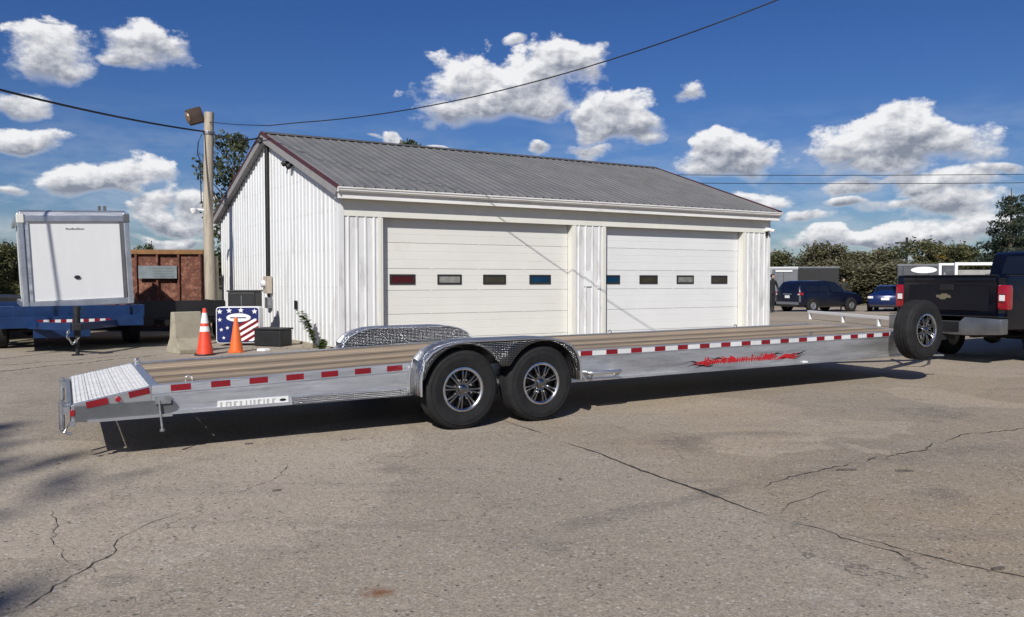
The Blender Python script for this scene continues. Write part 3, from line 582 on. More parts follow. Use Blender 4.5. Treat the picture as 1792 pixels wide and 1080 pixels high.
# tail slats
for i in range(5):
    u0 = UR - .017 - i * .110; u1 = u0 - .105; z0 = tailz(u0); z1 = tailz(u1)
    m = MB(); m.add([(u, y, z) for y in (-.995, .995) for u, z in ((u0, z0), (u1, z1), (u1, z1 - .03), (u0, z0 - .03))], [(0, 1, 2, 3), (7, 6, 5, 4), (0, 4, 5, 1), (1, 5, 6, 2), (2, 6, 7, 3), (3, 7, 4, 0)])
    for k in range(3):
        f = .2 + .3 * k; ua = u0 + (u1 - u0) * f; ub = u0 + (u1 - u0) * (f + .08); za, zb = z0 + (z1 - z0) * f, z0 + (z1 - z0) * (f + .08)
        m.add([(u, y, z) for y in (-.99, .99) for u, z in ((ua, za), (ub, zb), (ub, zb + .004), (ua, za + .004))], [(0, 1, 2, 3), (7, 6, 5, 4), (0, 4, 5, 1), (1, 5, 6, 2), (2, 6, 7, 3), (3, 7, 4, 0)])
    m.build('tail_slat', SLATM, tr)
m = MB(); m.box(UE - .05, UE - .021, -.94, .94, .40, .462); m.build('tail_bar', GALV, tr, bevel=.006)
m = MB(); m.box(UE - .03, UE + .02, -.9, .9, .30, .385); m.build('rear_bumper', GALV, tr, bevel=.006)
for y in (-.98, -.78, .78, .98):
    m = MB(); m.tube([(UE - .085, y, .47), (UE - .085, y, .27)], .022, 10); m.box(UE - .08, UE - .03, y - .03, y + .03, .39, .45); m.tube([(UE - .085, y, .27), (UE - .085, y, .245)], .012, 8); m.build('ramp_latch', GALV, tr, smooth=40)
m = MB(); m.box(UE - .03, UE + .005, -1.068, -1.02, .38, .43); m.build('tail_lamp', LAMPR, tr, bevel=.006)
m = MB(); m.tube([(UE - .03, -1.06, .33), (UE - .07, -1.06, .26), (UE - .02, -1.06, .24)], .013, 8); m.box(UE - .03, UE + .01, -1.075, -1.055, .30, .34); m.build('rear_hook', GALV, tr)
# dark gusset plate low on the tail
pl = [(UE + .0, .455), (UE + .0, .335), (UE + .10, .325), (-3.05, .34), (-2.99, .36), (-2.97, .40), (-3.0, .44), (-3.06, .46)]
m = MB(); m.prism(pl, 'y', -1.0625, -1.0515); m.build('gusset_plate', GUN, tr, bevel=.002)
m = MB(); m.box(-3.64, -3.02, -1.078, -1.063, .322, .345); m.build('lower_flange', ALU2, tr)
m = MB(); m.tube([(-3.12, -1.085, .46), (-3.12, -1.085, .445), (-3.10, -1.09, .22)], .009, 8); m.lathe([(0, 0), (.02, 0), (.02, .02), (0, .02)], 10, 'z', T((-3.10, -1.09, .205))); m.box(-3.15, -3.03, -1.08, -1.063, .43, .49); m.build('ramp_release', GALV, tr, smooth=40)
m = MB(); m.lathe([(0, -1.075), (.02, -1.075), (.025, -1.05)], 12, 'y', T((-3.42, 0, .49))); m.build('marker_lamp', LAMPR, tr, smooth=40)
# tape, red and white squares
tm = MB().box(-.078, .078, -.0015, 0, -.058, -.006).mesh('reflector_tape', RED); tw = MB().box(-.095, .095, -.001, 0, -.058, -.006).mesh('reflector_tape', WHT)
for k in range(18):
    u = 1.20 + .352 * k
    if u < UF - .08: link('reflector_tape', tm, tr, (u, -1.0515, zt(u)))
    if u + .176 < UF - .1: link('reflector_tape', tw, tr, (u + .176, -1.0515, zt(u)))
link('reflector_tape', tw, tr, (1.03, -1.0515, zt(1.0)))
for k in range(7):
    u = -2.95 + .317 * k; link('reflector_tape', tm, tr, (u, -1.0515, zt(u) + .002), (0, math.atan(-.0265), 0))
for u in (-3.27, -3.575):
    link('reflector_tape', tm, tr, (u, -1.0535 if u > -3.4 else -1.064, tailz(u) + .002), (0, math.atan(-.18), 0))
# diamond strip, label, decal
m = MB(); m.box(-2.03, -.915, -1.075, -1.0515, .335, .405); m.build('kick_strip', DIA, tr)
lab = MB(); lab.box(-2.66, -2.06, -1.0575, -1.0515, .355, .415); lab = lab.build('name_plate', WHITE, tr)
m = MB(); x = -2.64
while x < -2.18:
    w = random.choice((.012, .016, .02)); m.box(x, x + w, -1.0590, -1.0575, .366, .404); 
    if random.random() < .5: m.box(x + w, x + w + .014, -1.0590, -1.0575, .394, .404)
    x += w + random.choice((.018, .024, .03))
m.build('plate_lettering', pm('pale_grey_print', (.42, .42, .42), .5), lab)
m = MB(); m.lathe([(0, -1.0590), (.02, -1.0590), (.02, -1.0577)], 14, 'y', T((-2.11, 0, .386)) @ Matrix.Diagonal((1.5, 1, .6, 1))); m.build('plate_emblem', BLK, lab)
def decal():
    rd = random.Random(3); red, blk = MB(), MB(); Y0, Y1 = -1.0530, -1.0515
    def flame(mb, x0, z0, x1, z1, w, n=7):
        top, bot = [], []
        for i in range(n + 1):
            f = i / n; x = x0 + (x1 - x0) * f; z = z0 + (z1 - z0) * f + .010 * math.sin(f * 9 + x0 * 7); ww = w * math.sin(math.pi * min(1, f * 1.0 + .04)) ** .7 * rd.uniform(.5, 1.1) * (1 - f * .55)
            top.append((x, z + ww)); bot.append((x, z - ww))
        mb.prism(bot + top[::-1], 'y', Y0, Y1)
    ub, ue, zc = 2.62, 4.78, .455
    for (a, za, b, zb, w) in ((3.0, .44, 2.62, .475, .015), (3.0, .42, 2.68, .425, .012), (3.1, .41, 2.78, .40, .014), (4.45, .46, 4.8, .505, .015), (4.4, .445, 4.78, .455, .012), (4.3, .43, 4.7, .425, .012), (3.3, .47, 3.05, .50, .012), (4.1, .48, 4.35, .51, .014)):
        flame(blk, a, za, b, zb, w)
    Y0, Y1 = -1.0550, -1.0530
    for (a, za, b, zb, w) in ((3.12, .435, 2.75, .455, .022), (3.05, .425, 2.82, .43, .016), (3.15, .46, 2.9, .475, .014), (4.25, .45, 4.65, .49, .024), (4.3, .44, 4.68, .45, .018), (4.2, .435, 4.6, .43, .014), (3.2, .45, 3.42, .49, .02), (4.02, .45, 4.2, .505, .03)):
        flame(red, a, za, b, zb, w)
    # lettering strokes, slanted, unreadable at this distance
    x = 2.95
    while x < 4.2:
        hgt = rd.choice((.05, .06, .085)); w = rd.choice((.014, .018, .022)); sl = .02
        red.prism([(x, zc - .03), (x + w, zc - .03), (x + w + sl, zc - .03 + hgt), (x + sl, zc - .03 + hgt)], 'y', Y0, Y1)
        if rd.random() < .6: zz = zc - .03 + rd.choice((0, .5, .85)) * hgt; red.prism([(x + w, zz), (x + w + .03, zz), (x + w + .035, zz + .013), (x + w + .005, zz + .013)], 'y', Y0 - .0004, Y1)
        x += w + rd.choice((.014, .022, .03))
    red.prism([(2.9, zc - .012), (4.2, zc - .004), (4.25, zc + .006), (2.95, zc)], 'y', Y0 - .0008, Y1)
    for cx in (3.42, 4.05): red.lathe([(0, Y0 - .001), (.055, Y0 - .001), (.055, Y1)], 9, 'y', T((cx, 0, zc + .012)) @ Matrix.Diagonal((1.1, 1, .62, 1)))
    d = blk.build('flame_decal', BLK, tr); d['kind'] = 'stuff'; red.build('flame_lettering', pm('decal_red', (.42, .012, .018), .4, 0, .25, 30), d)
decal()
# side step, marker, hooks
m = MB(); m.tube([(1.16, -1.06, .44), (1.16, -1.17, .44), (1.19, -1.19, .44), (1.55, -1.19, .44), (1.58, -1.17, .44), (1.58, -1.06, .40)], .022, 10); m.tube([(1.19, -1.19, .44), (1.19, -1.15, .37), (1.55, -1.15, .37), (1.56, -1.18, .44)], .012, 8); m.build('side_step', ALU2, tr, smooth=40)
m = MB(); m.box(4.72, 4.80, -1.075, -1.0515, .35, .372); m.build('tie_ring', WHITE, tr, bevel=.004)
for (u, y, z) in ((5.05, -.90, zt(5.0)), (5.12, -.86, zt(5.1)), (-2.87, -.93, zt(-2.9)), (3.0, .9, zt(3)), (5.5, .9, zt(5))):
    m = MB(); m.tube([(u - .03, y, z), (u - .025, y, z + .035), (u, y, z + .05), (u + .025, y, z + .035), (u + .03, y, z)], .007, 6); m.build('tie_ring', GALV, tr, smooth=40)
m = MB(); m.tube([(UR + .03, .93, zt(UR)), (UR + .02, .95, zt(UR) + .045), (UR + .05, .97, zt(UR) + .045), (UR + .06, .97, zt(UR))], .01, 6); m.build('tie_ring', GALV, tr)
# fenders
fo = [(-.905, .36), (-.905, .50), (-.892, .60), (-.86, .69), (-.79, .765), (-.68, .818), (-.54, .850), (-.38, .860), (0, .860), (.38, .860), (.54, .850), (.68, .818), (.79, .765), (.86, .69), (.895, .60), (.91, .50), (.912, .40)]
def fz(u):
    for (a, za), (b, zb) in zip(fo[1:], fo[2:]):
        if a <= u <= b: return za + (zb - za) * (u - a) / (b - a) if b > a else za
    return .5
for s in (-1, 1):
    m = MB(); m.sheet([[(u, s * 1.063, z) for u, z in fo], [(u, s * 1.36, z) for u, z in fo]]); f = m.build('fender', DIA, tr, smooth=60)
    f.modifiers.new('s', 'SOLIDIFY').thickness = .006
    us = np.linspace(-.90, .905, 60); top, bot = [], []
    for u in us:
        d = min(abs(u - .447), abs(u + .447)); rr_ = .442
        zb = .392 + math.sqrt(rr_ ** 2 - d ** 2) if d < rr_ else .55
        zb = max(zb, .60 if abs(u) < .3 else .36); zb = min(zb, fz(u) - .02)
        top.append((u, s * 1.36, fz(u))); bot.append((u, s * 1.364, zb))
    m = MB(); m.sheet([top, bot]); q = m.build('fender_skirt', DIA2, tr, smooth=60); q.modifiers.new('s', 'SOLIDIFY').thickness = .006
    m = MB(); m.sheet([[(u, s * 1.0655, z - .004) for u, z in fo[2:-2]], [(u, s * 1.0655, .60) for u, z in fo[2:-2]]]); m.build('fender_inner_wall', DIA2, tr)
    m = MB(); m.tube([(u, s * 1.362, z) for u, z in fo], .011, 8); m.build('fender_lip', ALU2, tr, smooth=40)
    m = MB(); m.tube([(u, s * 1.07, z + .002) for u, z in fo], .009, 8); m.build('fender_seam', ALU2, tr, smooth=40)
    for u in (-.447, .447): put_wheel(WP, tr, (u, s * 1.2045, .392), (0, 0, 0 if s < 0 else math.pi), 8, .15 if u < 0 else .5)
    # springs and equaliser
    m = MB()
    for u in (-.447, .447): m.sheet([[(u + x, s * 1.0 + y, .34 + .35 * x * x) for x in np.linspace(-.36, .36, 9)] for y in (-.03, .03)])
    m.box(-.09, .09, s * .96, s * 1.04, .28, .42); q = m.build('leaf_spring', DARK, tr); q.modifiers.new('s', 'SOLIDIFY').thickness = .03
for u in (-.447, .447): MB().tube([(u, -1.1, .392), (u, 1.1, .392)], .045, 10).build('axle', DARK, tr, smooth=40)
for i, u in enumerate(np.arange(-2.9, 7.1, .62)): MB().box(u - .03, u + .03, -.989, .989, .50 if u < UR + 1.4 else .52, zt(u) - .045).build('cross_member', ALU, tr)
for y in (-.45, .45): MB().box(-2.9, 7.18, y - .03, y + .03, .42, .50).build('stringer', ALU, tr)
# tongue, coupler, jack, chains
for s in (-1, 1): MB().bar((UF, s * .62, .46), (9.15, s * .06, .46), .08, .14).build('tongue_beam', ALU, tr)
m = MB(); m.prism([(9.0, .40), (9.0, .54), (9.2, .56), (9.42, .55), (9.47, .50), (9.45, .44), (9.2, .42)], 'y', -.07, .07); m.build('coupler', DARK, tr, bevel=.01)
m = MB(); m.tube([(8.55, -.05, .95), (8.55, -.05, .28)], .035, 12); m.tube([(8.55, -.05, .28), (8.55, -.05, .2)], .05, 10); m.tube([(8.55, -.05, .93), (8.55, -.22, .93), (8.55, -.22, 1.02)], .011, 8); m.build('tongue_jack', GALV, tr, smooth=40)
def chain(name, pts, parent, r=.006, ln=.045, mat=GALV):
    P = [Vector(p) for p in pts]; path = []
    for a, b in zip(P, P[1:]):
        k = max(1, int((b - a).length / ln))
        for i in range(k): path.append((a.lerp(b, (i + .5) / k), (b - a).normalized()))
    m = MB()
    for i, (c, t) in enumerate(path):
        a = Vector((0, 0, 1)) if abs(t.z) < .9 else Vector((1, 0, 0)); q = t.cross(a).normalized(); w = q.cross(t); q = q if i % 2 else w
        m.tube([c + t * (ln * .68 * math.cos(x)) + q * (ln * .36 * math.sin(x)) for x in np.linspace(0, 2 * math.pi, 9)[:-1]], r, 5, closed=True)
    return m.build(name, mat, parent, smooth=50)
chain('safety_chain', [(7.05, -1.12, .60), (6.98, -1.13, .5), (7.0, -1.12, .40)], tr, .010, .055)
chain('safety_chain', [(8.0, -.45, .50), (8.4, -.5, .30), (8.9, -.3, .28), (9.35, -.12, .50)], tr, .011, .06)
m = MB(); m.bar((7.0, -1.06, .34), (7.55, -1.25, .335), .06, .02); m.build('front_step', ALU2, tr)
# spare on its side bracket
spare_W = wheel_parts(.425, .25, .232)
m = MB(); m.bar((6.73, -1.065, .60), (6.73, -1.30, .70), .09, .09); m.bar((6.73, -1.28, .44), (6.73, -1.28, .95), .08, .05); m.build('spare_bracket', ALU2, tr)
put_wheel(spare_W, tr, (6.73, -1.385, .747), (0, .3, 0), 8, .1)

# ------------------------------------------------------------------ pickup truck
tk = thing('pickup_truck', 'black pickup truck seen from behind, towing the flatbed trailer', 'truck', (7.75, 13.84, 0), R(30.5))
wv_ = .995
arch = [(1.50 + .47 * math.cos(a), .44 + .47 * math.sin(a)) for a in np.linspace(math.pi, 0, 13)]
for s in (-1, 1):
    pr = [(.06, .62), (.06, 1.50), (.10, 1.52), (3.02, 1.52), (3.02, .50)] + [(1.98, .47)] + arch[::-1][1:-1] + [(1.02, .60)]
    m = MB(); m.prism(pr, 'y', s * (wv_ - .06), s * wv_); m.build('bed_side', TRUCK, tk, bevel=.018, smooth=40)
    m = MB(); m.tube([(x, s * (wv_ + .004), z) for x, z in [(1.50 + .485 * math.cos(a), .44 + .485 * math.sin(a)) for a in np.linspace(math.pi, 0, 15)]], .022, 8); m.build('arch_moulding', TRUCK, tk, smooth=40)
    lm = MB(); pf = [(0.045, .95), (.035, 1.0), (.03, 1.15), (.035, 1.32), (.05, 1.37), (.18, 1.37), (.21, 1.3), (.20, .98), (.17, .95)]
    lm.prism(pf, 'y', s * (wv_ - .155), s * (wv_ + .008)); L1 = lm.build('tail_lamp', LAMPR, tk, bevel=.015, smooth=40)
    MB().box(.024, .0335, s * (wv_ - .08) - .06, s * (wv_ - .08) + .06, 1.21, 1.218).build('lamp_divider', SEAL, L1); MB().box(.024, .0335, s * (wv_ - .08) - .06, s * (wv_ - .08) + .06, 1.08, 1.088).build('lamp_divider', SEAL, L1); MB().box(.09, 2.98, s * (wv_ - .03) - .035, s * (wv_ - .03) + .035, 1.5205, 1.54).build('bed_rail_cap', BLK, tk, bevel=.006)
    m = MB(); m.box(.022, .034, s * (wv_ - .125), s * (wv_ - .035), 1.10, 1.20) if s > 0 else m.box(.022, .034, s * (wv_ - .035), s * (wv_ - .125), 1.10, 1.20); m.build('reverse_lamp', LAMPW, L1, bevel=.004)
m = MB(); m.prism([(.03, .80), (.015, .84), (.01, 1.42), (.0, 1.44), (.0, 1.50), (.015, 1.52), (.09, 1.52), (.09, .80)], 'y', -.83, .83); tg = m.build('tailgate', TRUCK, tk, bevel=.008, smooth=40)
MB().box(-.012, .10, -.825, .825, 1.5205, 1.545).build('tailgate_cap', BLK, tg, bevel=.006)
m = MB(); m.box(-.002, .0095, -.72, .72, .92, 1.36); m.build('tailgate_pressing', TRUCK, tg, bevel=.005)
m = MB(); m.box(-.022, -.003, -.13, .13, 1.27, 1.38); m.build('tailgate_handle', BLK, tg, bevel=.008)
m = MB(); m.prism([(.06 + .7 * a, 1.16 + .7 * b) for a, b in ((-.19, -.03), (-.07, -.03), (-.05, -.07), (.09, -.07), (.11, -.03), (.17, -.03), (.19, .04), (.07, .04), (.05, .075), (-.09, .075), (-.11, .04), (-.17, .04))], 'x', -.014, -.003); m.build('emblem', GOLD, tg)
m = MB(); m.prism([(-1.01, .54), (-1.01, .80), (-.40, .82), (-.32, .74), (.32, .74), (.40, .82), (1.01, .80), (1.01, .54), (.45, .50), (-.45, .50)], 'x', -.16, .06); bmp = m.build('rear_bumper', pm('bumper_steel', (.24, .24, .24), .35, .8, .2, 3, col2=(.18, .18, .18)), tk, bevel=.02, smooth=40)
m = MB(); m.box(-.155, .05, -1.0, 1.0, .825, .838); m.build('bumper_step_pad', BLK, bmp)
m = MB(); m.box(-.167, -.1605, -.31, .31, .55, .73); m.build('bumper_pocket', BLK, bmp)
m = MB(); m.box(-.178, -.1705, -.02, .20, .60, .72); m.build('license_plate', WHITE, bmp, bevel=.003)
m = MB(); m.box(-.35, .2, -.045, .045, .40, .48); m.tube([(-.30, 0, .48), (-.30, 0, .56)], .025, 10); m.lathe([(0, .62), (.02, .615), (.03, .59), (.02, .565), (.015, .55)], 12, 'z', T((-.30, 0, 0))); m.build('hitch', DARK, tk, smooth=40)
m = MB(); m.box(.10, 3.0, -.93, .93, .80, .84); m.box(2.98, 3.03, -.93, .93, .84, 1.5); m.build('bed_floor', BLK, tk)
m = MB(); m.box(.1, 6.6, -.45, -.35, .45, .62); m.box(.1, 6.6, .35, .45, .45, .62); m.tube([(1.5, -.8, .44), (1.5, .8, .44)], .07, 10); m.lathe([(0, -.16), (.13, -.1), (.16, 0), (.13, .1), (0, .16)], 14, 'y', T((1.5, 0, .42))); m.build('chassis', DARK, tk)
cabp = [(2.06, .50), (2.06, 1.35), (2.10, 1.52), (2.28, 1.97), (2.42, 2.04), (3.2, 2.07), (3.75, 2.02), (4.45, 1.50), (4.55, 1.44), (5.7, 1.32), (5.85, 1.2), (5.88, .62), (5.6, .55)] 
ar2 = [(4.95 + .47 * math.cos(a), .44 + .47 * math.sin(a)) for a in np.linspace(0, math.pi, 13)]
cabp = cabp[:-1] + [(5.6, .5)] + ar2[1:-1] + [(4.4, .48)]
m = MB(); m.prism(cabp, 'y', -.95, .95); cb = m.build('cab', TRUCK, tk, bevel=.05, smooth=50, loc=(1.0, 0, 0))
for s in (-1, 1):
    m = MB(); m.prism([(2.38, 1.52), (2.50, 1.93), (3.15, 1.96), (3.15, 1.50)], 'y', s * .951, s * .956); m.build('side_window', GLS, cb)
    m = MB(); m.prism([(3.25, 1.50), (3.25, 1.96), (3.68, 1.92), (4.2, 1.50)], 'y', s * .951, s * .956); m.build('side_window', GLS, cb)
    m = MB(); m.box(3.3, 3.5, s * .955, s * .985, 1.38, 1.42) if s > 0 else m.box(3.3, 3.5, -.985, -.955, 1.38, 1.42); m.build('door_handle', BLK, cb)
m = MB(); m.add([(2.125, y, 1.58) for y in (-.7, .7)] + [(2.27, y, 1.94) for y in (.66, -.66)] , [(0, 1, 2, 3)]); q = m.build('rear_window', GLS, cb); q.location.x = -.012
WT = wheel_parts(.41, .27, .23)
for x in (1.50, 5.95):
    for s in (-1, 1): put_wheel(WT, tk, (x, s * .84, .41), (0, 0, 0 if s < 0 else math.pi), 8, .3)

# ------------------------------------------------------------------ left yard: blue trailer with white box
def blue_trailer(label, loc, rz, group):
    r = thing('blue_trailer', label, 'trailer', loc, rz, group)
    MB().box(-1.30, 1.30, -.02, .10, .50, .72).build('front_beam', BLUE, r, bevel=.008)
    MB().box(-1.05, 1.05, .101, .16, .60, .93).build('bulkhead', BLUE, r, bevel=.005)
    for s in (-1, 1):
        MB().box(s * 1.10 - .06, s * 1.10 + .06, .161, 4.6, .52, .70).build('frame_rail', BLUE, r, bevel=.006)
        MB().box(s * 1.18 - .16, s * 1.18 + .16, .165, .60, .705, .93).build('side_locker', BLUE, r, bevel=.008)
        m = MB(); m.sheet([[(s * 1.12, y, z), (s * 1.42, y, z)] for y, z in ((1.2, .5), (1.25, .75), (1.45, .85), (2.9, .85), (3.1, .75), (3.15, .5))]); q = m.build('fender', BLUE, r); q.modifiers.new('s', 'SOLIDIFY').thickness = .01
        for y in (1.75, 2.6):
            m = MB(); m.lathe([(.18, -.11), (.30, -.125), (.36, -.10), (.37, .0), (.36, .10), (.30, .125), (.18, .11)], 24, 'x', T((s * 1.27, y, .37))); m.build('wheel', RUB, r, smooth=40)
        MB().bar((s * .75, 0, .56), (s * .06, -1.1, .56), .09, .14).build('tongue_beam', BLUE, r)
    MB().box(-.7, .3, -.09, -.021, .30, .50).build('battery_box', BLUE, r, bevel=.008)
    for y in (1.75, 2.6): MB().tube([(-1.2, y, .37), (1.2, y, .37)], .05, 8).build('axle', DARK, r)
    MB().box(-1.04, 1.04, .161, 4.6, .70, .76).build('deck', BLUE, r)
    MB().box(-.08, .08, -1.35, -1.05, .50, .63).build('coupler', DARK, r, bevel=.015)
    m = MB(); m.tube([(.02, -.95, .95), (.02, -.95, .35)], .06, 12); m.tube([(.02, -.95, .35), (.02, -.95, .02)], .035, 10); m.box(-.08, .12, -1.05, -.85, 0, .02); m.tube([(.02, -.95, .9), (.14, -.95, .9), (.14, -.95, .78)], .012, 8); m.build('jack', DARK, r, smooth=40)
    chain('safety_chain', [(-.10, -1.05, .58), (-.16, -1.1, .38), (-.06, -1.05, .22), (.05, -1.0, .35)], r, .010, .05)
    for k in range(13):
        x = -.62 + .1 * k; MB().box(x, x + .1, -.0245, -.0205, .60, .66).build('reflector_tape', RED if k % 2 == 0 else WHT, r)
    return r
bt = blue_trailer('blue equipment trailer with black jack, carrying the tilted white box', (-8.92, 15.78, 0), R(32), 'blue trailers parked on the left')
b2 = copy_tree(bt); b2.location = (-12.6, 18.3, 0); b2.rotation_euler = (0, 0, R(38)); b2['label'] = 'second blue trailer cut off by the left edge of the picture'
MB().box(-1.05, 1.05, .2, 4.2, .765, 1.05).build('load_bin', BLK, b2, bevel=.02)
# white box body
bx = thing('box_body', 'white box body in aluminium frame, tilted, loaded on blue trailer', 'box body', (-8.895, 16.01, .916), R(34))
bx.rotation_euler = (0, R(-2.4), R(34.1))
HW, HH, LN = .95, 1.95, 4.6
MB().box(-HW + .06, HW - .06, .05, LN, .06, HH - .06).build('shell', WPAN, bx)
MB().box(-HW + .13, HW - .13, .03, .049, .14, HH - .22).build('front_panel', WPAN, bx)
MB().box(-HW, HW, -.01, .12, HH - .215, HH - .10).build('top_rail', ALU2, bx, bevel=.01)
m = MB(); m.prism([(-.01, HH - .099), (.03, HH - .02), (.10, HH + .02), (.2, HH + .02), (.2, HH - .099)], 'x', -HW, HW); m.build('roof_cap', ALU, bx, bevel=.008)
MB().box(-HW, HW, -.01, .10, 0, .13).build('bottom_rail', ALU2, bx, bevel=.01)
for s in (-1, 1):
    MB().box(s * HW - .055, s * HW + .055, -.03, .08, .0, HH - .04).build('corner_post', ALU2, bx, bevel=.02)
    MB().box(s * (HW - .10) - .03, s * (HW - .10) + .03, .0, .03, .131, HH - .216).build('panel_trim', GUN if s > 0 else ALU, bx)
    MB().box(s * HW - .065, s * HW + .065, -.04, .09, HH - .24, HH - .06).build('corner_casting', GUN if s > 0 else CREAM, bx, bevel=.015)
    MB().box(s * HW - .03, s * HW + .03, .101, LN, 0, .12).build('lower_rail', ALU2, bx)
    MB().box(s * HW - .03, s * HW + .03, .201, LN, HH - .1, HH).build('roof_rail', ALU2, bx)
for x in (.50, .60): MB().box(x - .025, x + .025, .25, .35, HH + .0, HH + .13).build('roof_vent', GUN, bx)
MB().lathe([(0, -.02), (.045, -.015), (.05, .03)], 12, 'y', T((-.02, .02, .60)) @ Matrix.Diagonal((1.2, 1, .8, 1))).build('socket', BLK, bx)
m = MB(); pts = []
for i in range(40): pts.append((-.17 + i * .0085, .0275, 1.585 + .016 * math.sin(i * 1.55) + (.024 if i in (2, 14, 26) else 0)))
m.tube(pts, .0045, 5); m.build('script_lettering', BLK, bx)
for s in (-1, 1):
    for k in range(12): MB().lathe([(0, -.036), (.009, -.035), (.011, -.0305)], 6, 'y', T((s * HW, 0, .12 + k * .145))).build('rivet', GALV, bx)
# things beyond
rc = thing('scrap_container', 'rusty reddish brown steel container beside the wooden pole', 'container', (-11.1, 22.2, 0), R(1.5))
for i in range(7): MB().box(-2.0 + i * .60 + .003, -1.4 + i * .60 - .003, -.02 + .03 * (i % 2), .06, .12, 2.2).build('side_panel', RUST, rc, bevel=.012)
for i in range(8): MB().box(-2.03 + i * .60, -1.97 + i * .60, -.10, .02, .1, 2.18).build('rib', RUST, rc, bevel=.008)
MB().box(-2.1, 2.3, -.11, .1, 2.19, 2.32).build('top_rim', RUSTT, rc, bevel=.01)
MB().box(-2.05, 2.25, .061, 1.1, .1, 2.18).build('bin_body', RUST, rc)
MB().box(-2.1, 2.3, -.1, .1, .0, .115).build('bottom_skid', DARK, rc)
sgn = MB().box(.50, 1.58, -.16, -.115, 1.50, 1.86).build('notice_panel', GREYP, rc)
for i in range(4): MB().box(.9, 1.5, -.164, -.1605, 1.56 + i * .07, 1.575 + i * .07).build('panel_line', GUN, sgn)
ut = thing('black_utility_trailer', 'black utility trailer in the shade behind the concrete barrier', 'trailer', (-7.6, 18.0, 0), R(32))
MB().box(-.9, .9, 0, 2.6, .45, .60).build('frame', BLK, ut, bevel=.01)
MB().box(-.9, .9, -.03, .03, .605, .98).build('front_gate', BLK, ut)
for s in (-1, 1):
    MB().box(s * .9 - .025, s * .9 + .025, .031, 2.6, .605, .95).build('side_board', BLK, ut)
    MB().lathe([(.17, -.09), (.29, -.10), (.33, -.07), (.33, .07), (.29, .10), (.17, .09)], 20, 'x', T((s * 1.05, 1.5, .33))).build('wheel', RUB, ut, smooth=40)
    MB().bar((s * .6, 0, .5), (s * .04, -1.0, .5), .07, .1).build('tongue_beam', BLK, ut)

# pole
po = thing('utility_pole', 'weathered wooden utility pole with floodlight beside the barn gable', 'pole', (-8.38, 21.5, -.28)); po.scale = (1.194, 1.194, 1.194)
path = [(0.03, 0, 0), (.02, 0, 1.5), (.0, 0, 2.8), (.03, .0, 4.2), (.06, 0, 5.30)]
MB().tube(path, [.120, .115, .112, .108, .104], 14).build('post', POLEW, po, smooth=40)
m = MB(); m.box(-.17, .17, -.11, .11, -.15, .20, T((-.23, -.06, 5.18)) @ RZ(R(28)) @ RY(R(-20))); L1 = m.build('floodlight', pm('rusty_lamp_housing', (.055, .035, .025), .7, .2, .4, 8), po, bevel=.035, smooth=40)
m = MB(); m.lathe([(0, -.215), (.09, -.21), (.14, -.185), (.15, -.15), (.12, -.14)], 18, 'x', T((-.23, -.06, 5.2)) @ RZ(R(28)) @ RY(R(-20))); m.build('lens', pm('brown_lens', (.22, .14, .085), .4, 0, .3, 9), L1, smooth=40)
MB().bar((-.1, 0, 5.15), (.06, 0, 5.12), .05, .05).build('lamp_arm', DARK, po)
m = MB(); m.bar((0, -.05, 3.06), (-.22, -.12, 3.08), .04, .04); m.lathe([(0, -.09), (.05, -.08), (.075, -.02), (.08, .04), (.0, .06)], 14, 'z', T((-.27, -.14, 3.05))); m.build('security_camera', WHITE, po, smooth=40)
m = MB()
for z in (4.80, 4.84): m.lathe([(.125, z), (.135, z), (.135, z + .02), (.125, z + .02)], 14, 'z', T((.045, 0, 0)), True)
m.build('cable_clamp', GALV, po)
MB().tube([(-.08, -.1, 4.78), (-.17, -.08, 4.6), (-.19, -.08, 4.35), (-.12, -.12, 4.2), (-.10, -.12, 3.2)], .012, 6).build('drop_cable', WIRE, po, smooth=60)
sp_ = MB(); sp_.tube([(0, 0, 0), (.01, 0, 1.1), (0, 0, 2.12)], [.10, .095, .085], 10); tag(sp_.build('wooden_post', POLEW, None, smooth=40, loc=(-8.36, 21.9, 0)), 'short rough wooden post standing just behind the utility pole', 'post')
# cables
def cable(label, pts, r, name='overhead_cable'):
    return tag(MB().tube(pts, r, 6).build(name, WIRE, None, smooth=60), label, 'cable', 'overhead cables')
pts = []
for i in range(41):
    t = .15 + i / 40 * 1.2; pts.append((-6.9 + 15.9 * t, 18 - 8 * t, 5.05 - 2.16 * t + 4.78 * t * t))
pts = [(-8.3, 21.45, 5.78), (-7.0, 19.9, 5.40), (-5.7, 18.3, 5.06)] + pts
cable('thin black wire sweeping up from the pole across the big cloud', pts, .011)
pts = [(-8.38 - .2 * (21.5 - y), y, 5.03 + .0065 * (y - 12.8) ** 2) for y in np.linspace(21.45, 5, 30)]
cable('thick black cable bundle running from the pole to the left edge', pts, .024)
pk = Vector((-3.473, 15.808, 0)) + Vector((math.cos(AB), math.sin(AB), 0)) * (-.46 - .2) + Vector((-math.sin(AB), math.cos(AB), 0)) * 4.6
pts = [Vector((-8.30, 21.45, 5.50)).lerp(Vector((pk.x, pk.y, 5.0)), t) + Vector((0, 0, -.5 * t * (1 - t))) for t in np.linspace(0, 1, 12)]
cable('short black service cable between the pole and the barn peak', pts, .02)
pts = [Vector((-8.30, 21.45, 4.1)).lerp(Vector((-8.0, 22.6, 3.7)), t) + Vector((0, 0, -1.2 * t * (1 - t))) for t in np.linspace(0, 1, 14)]
cable('slack thin cable looping from the pole to the rear of the barn', pts, .009)
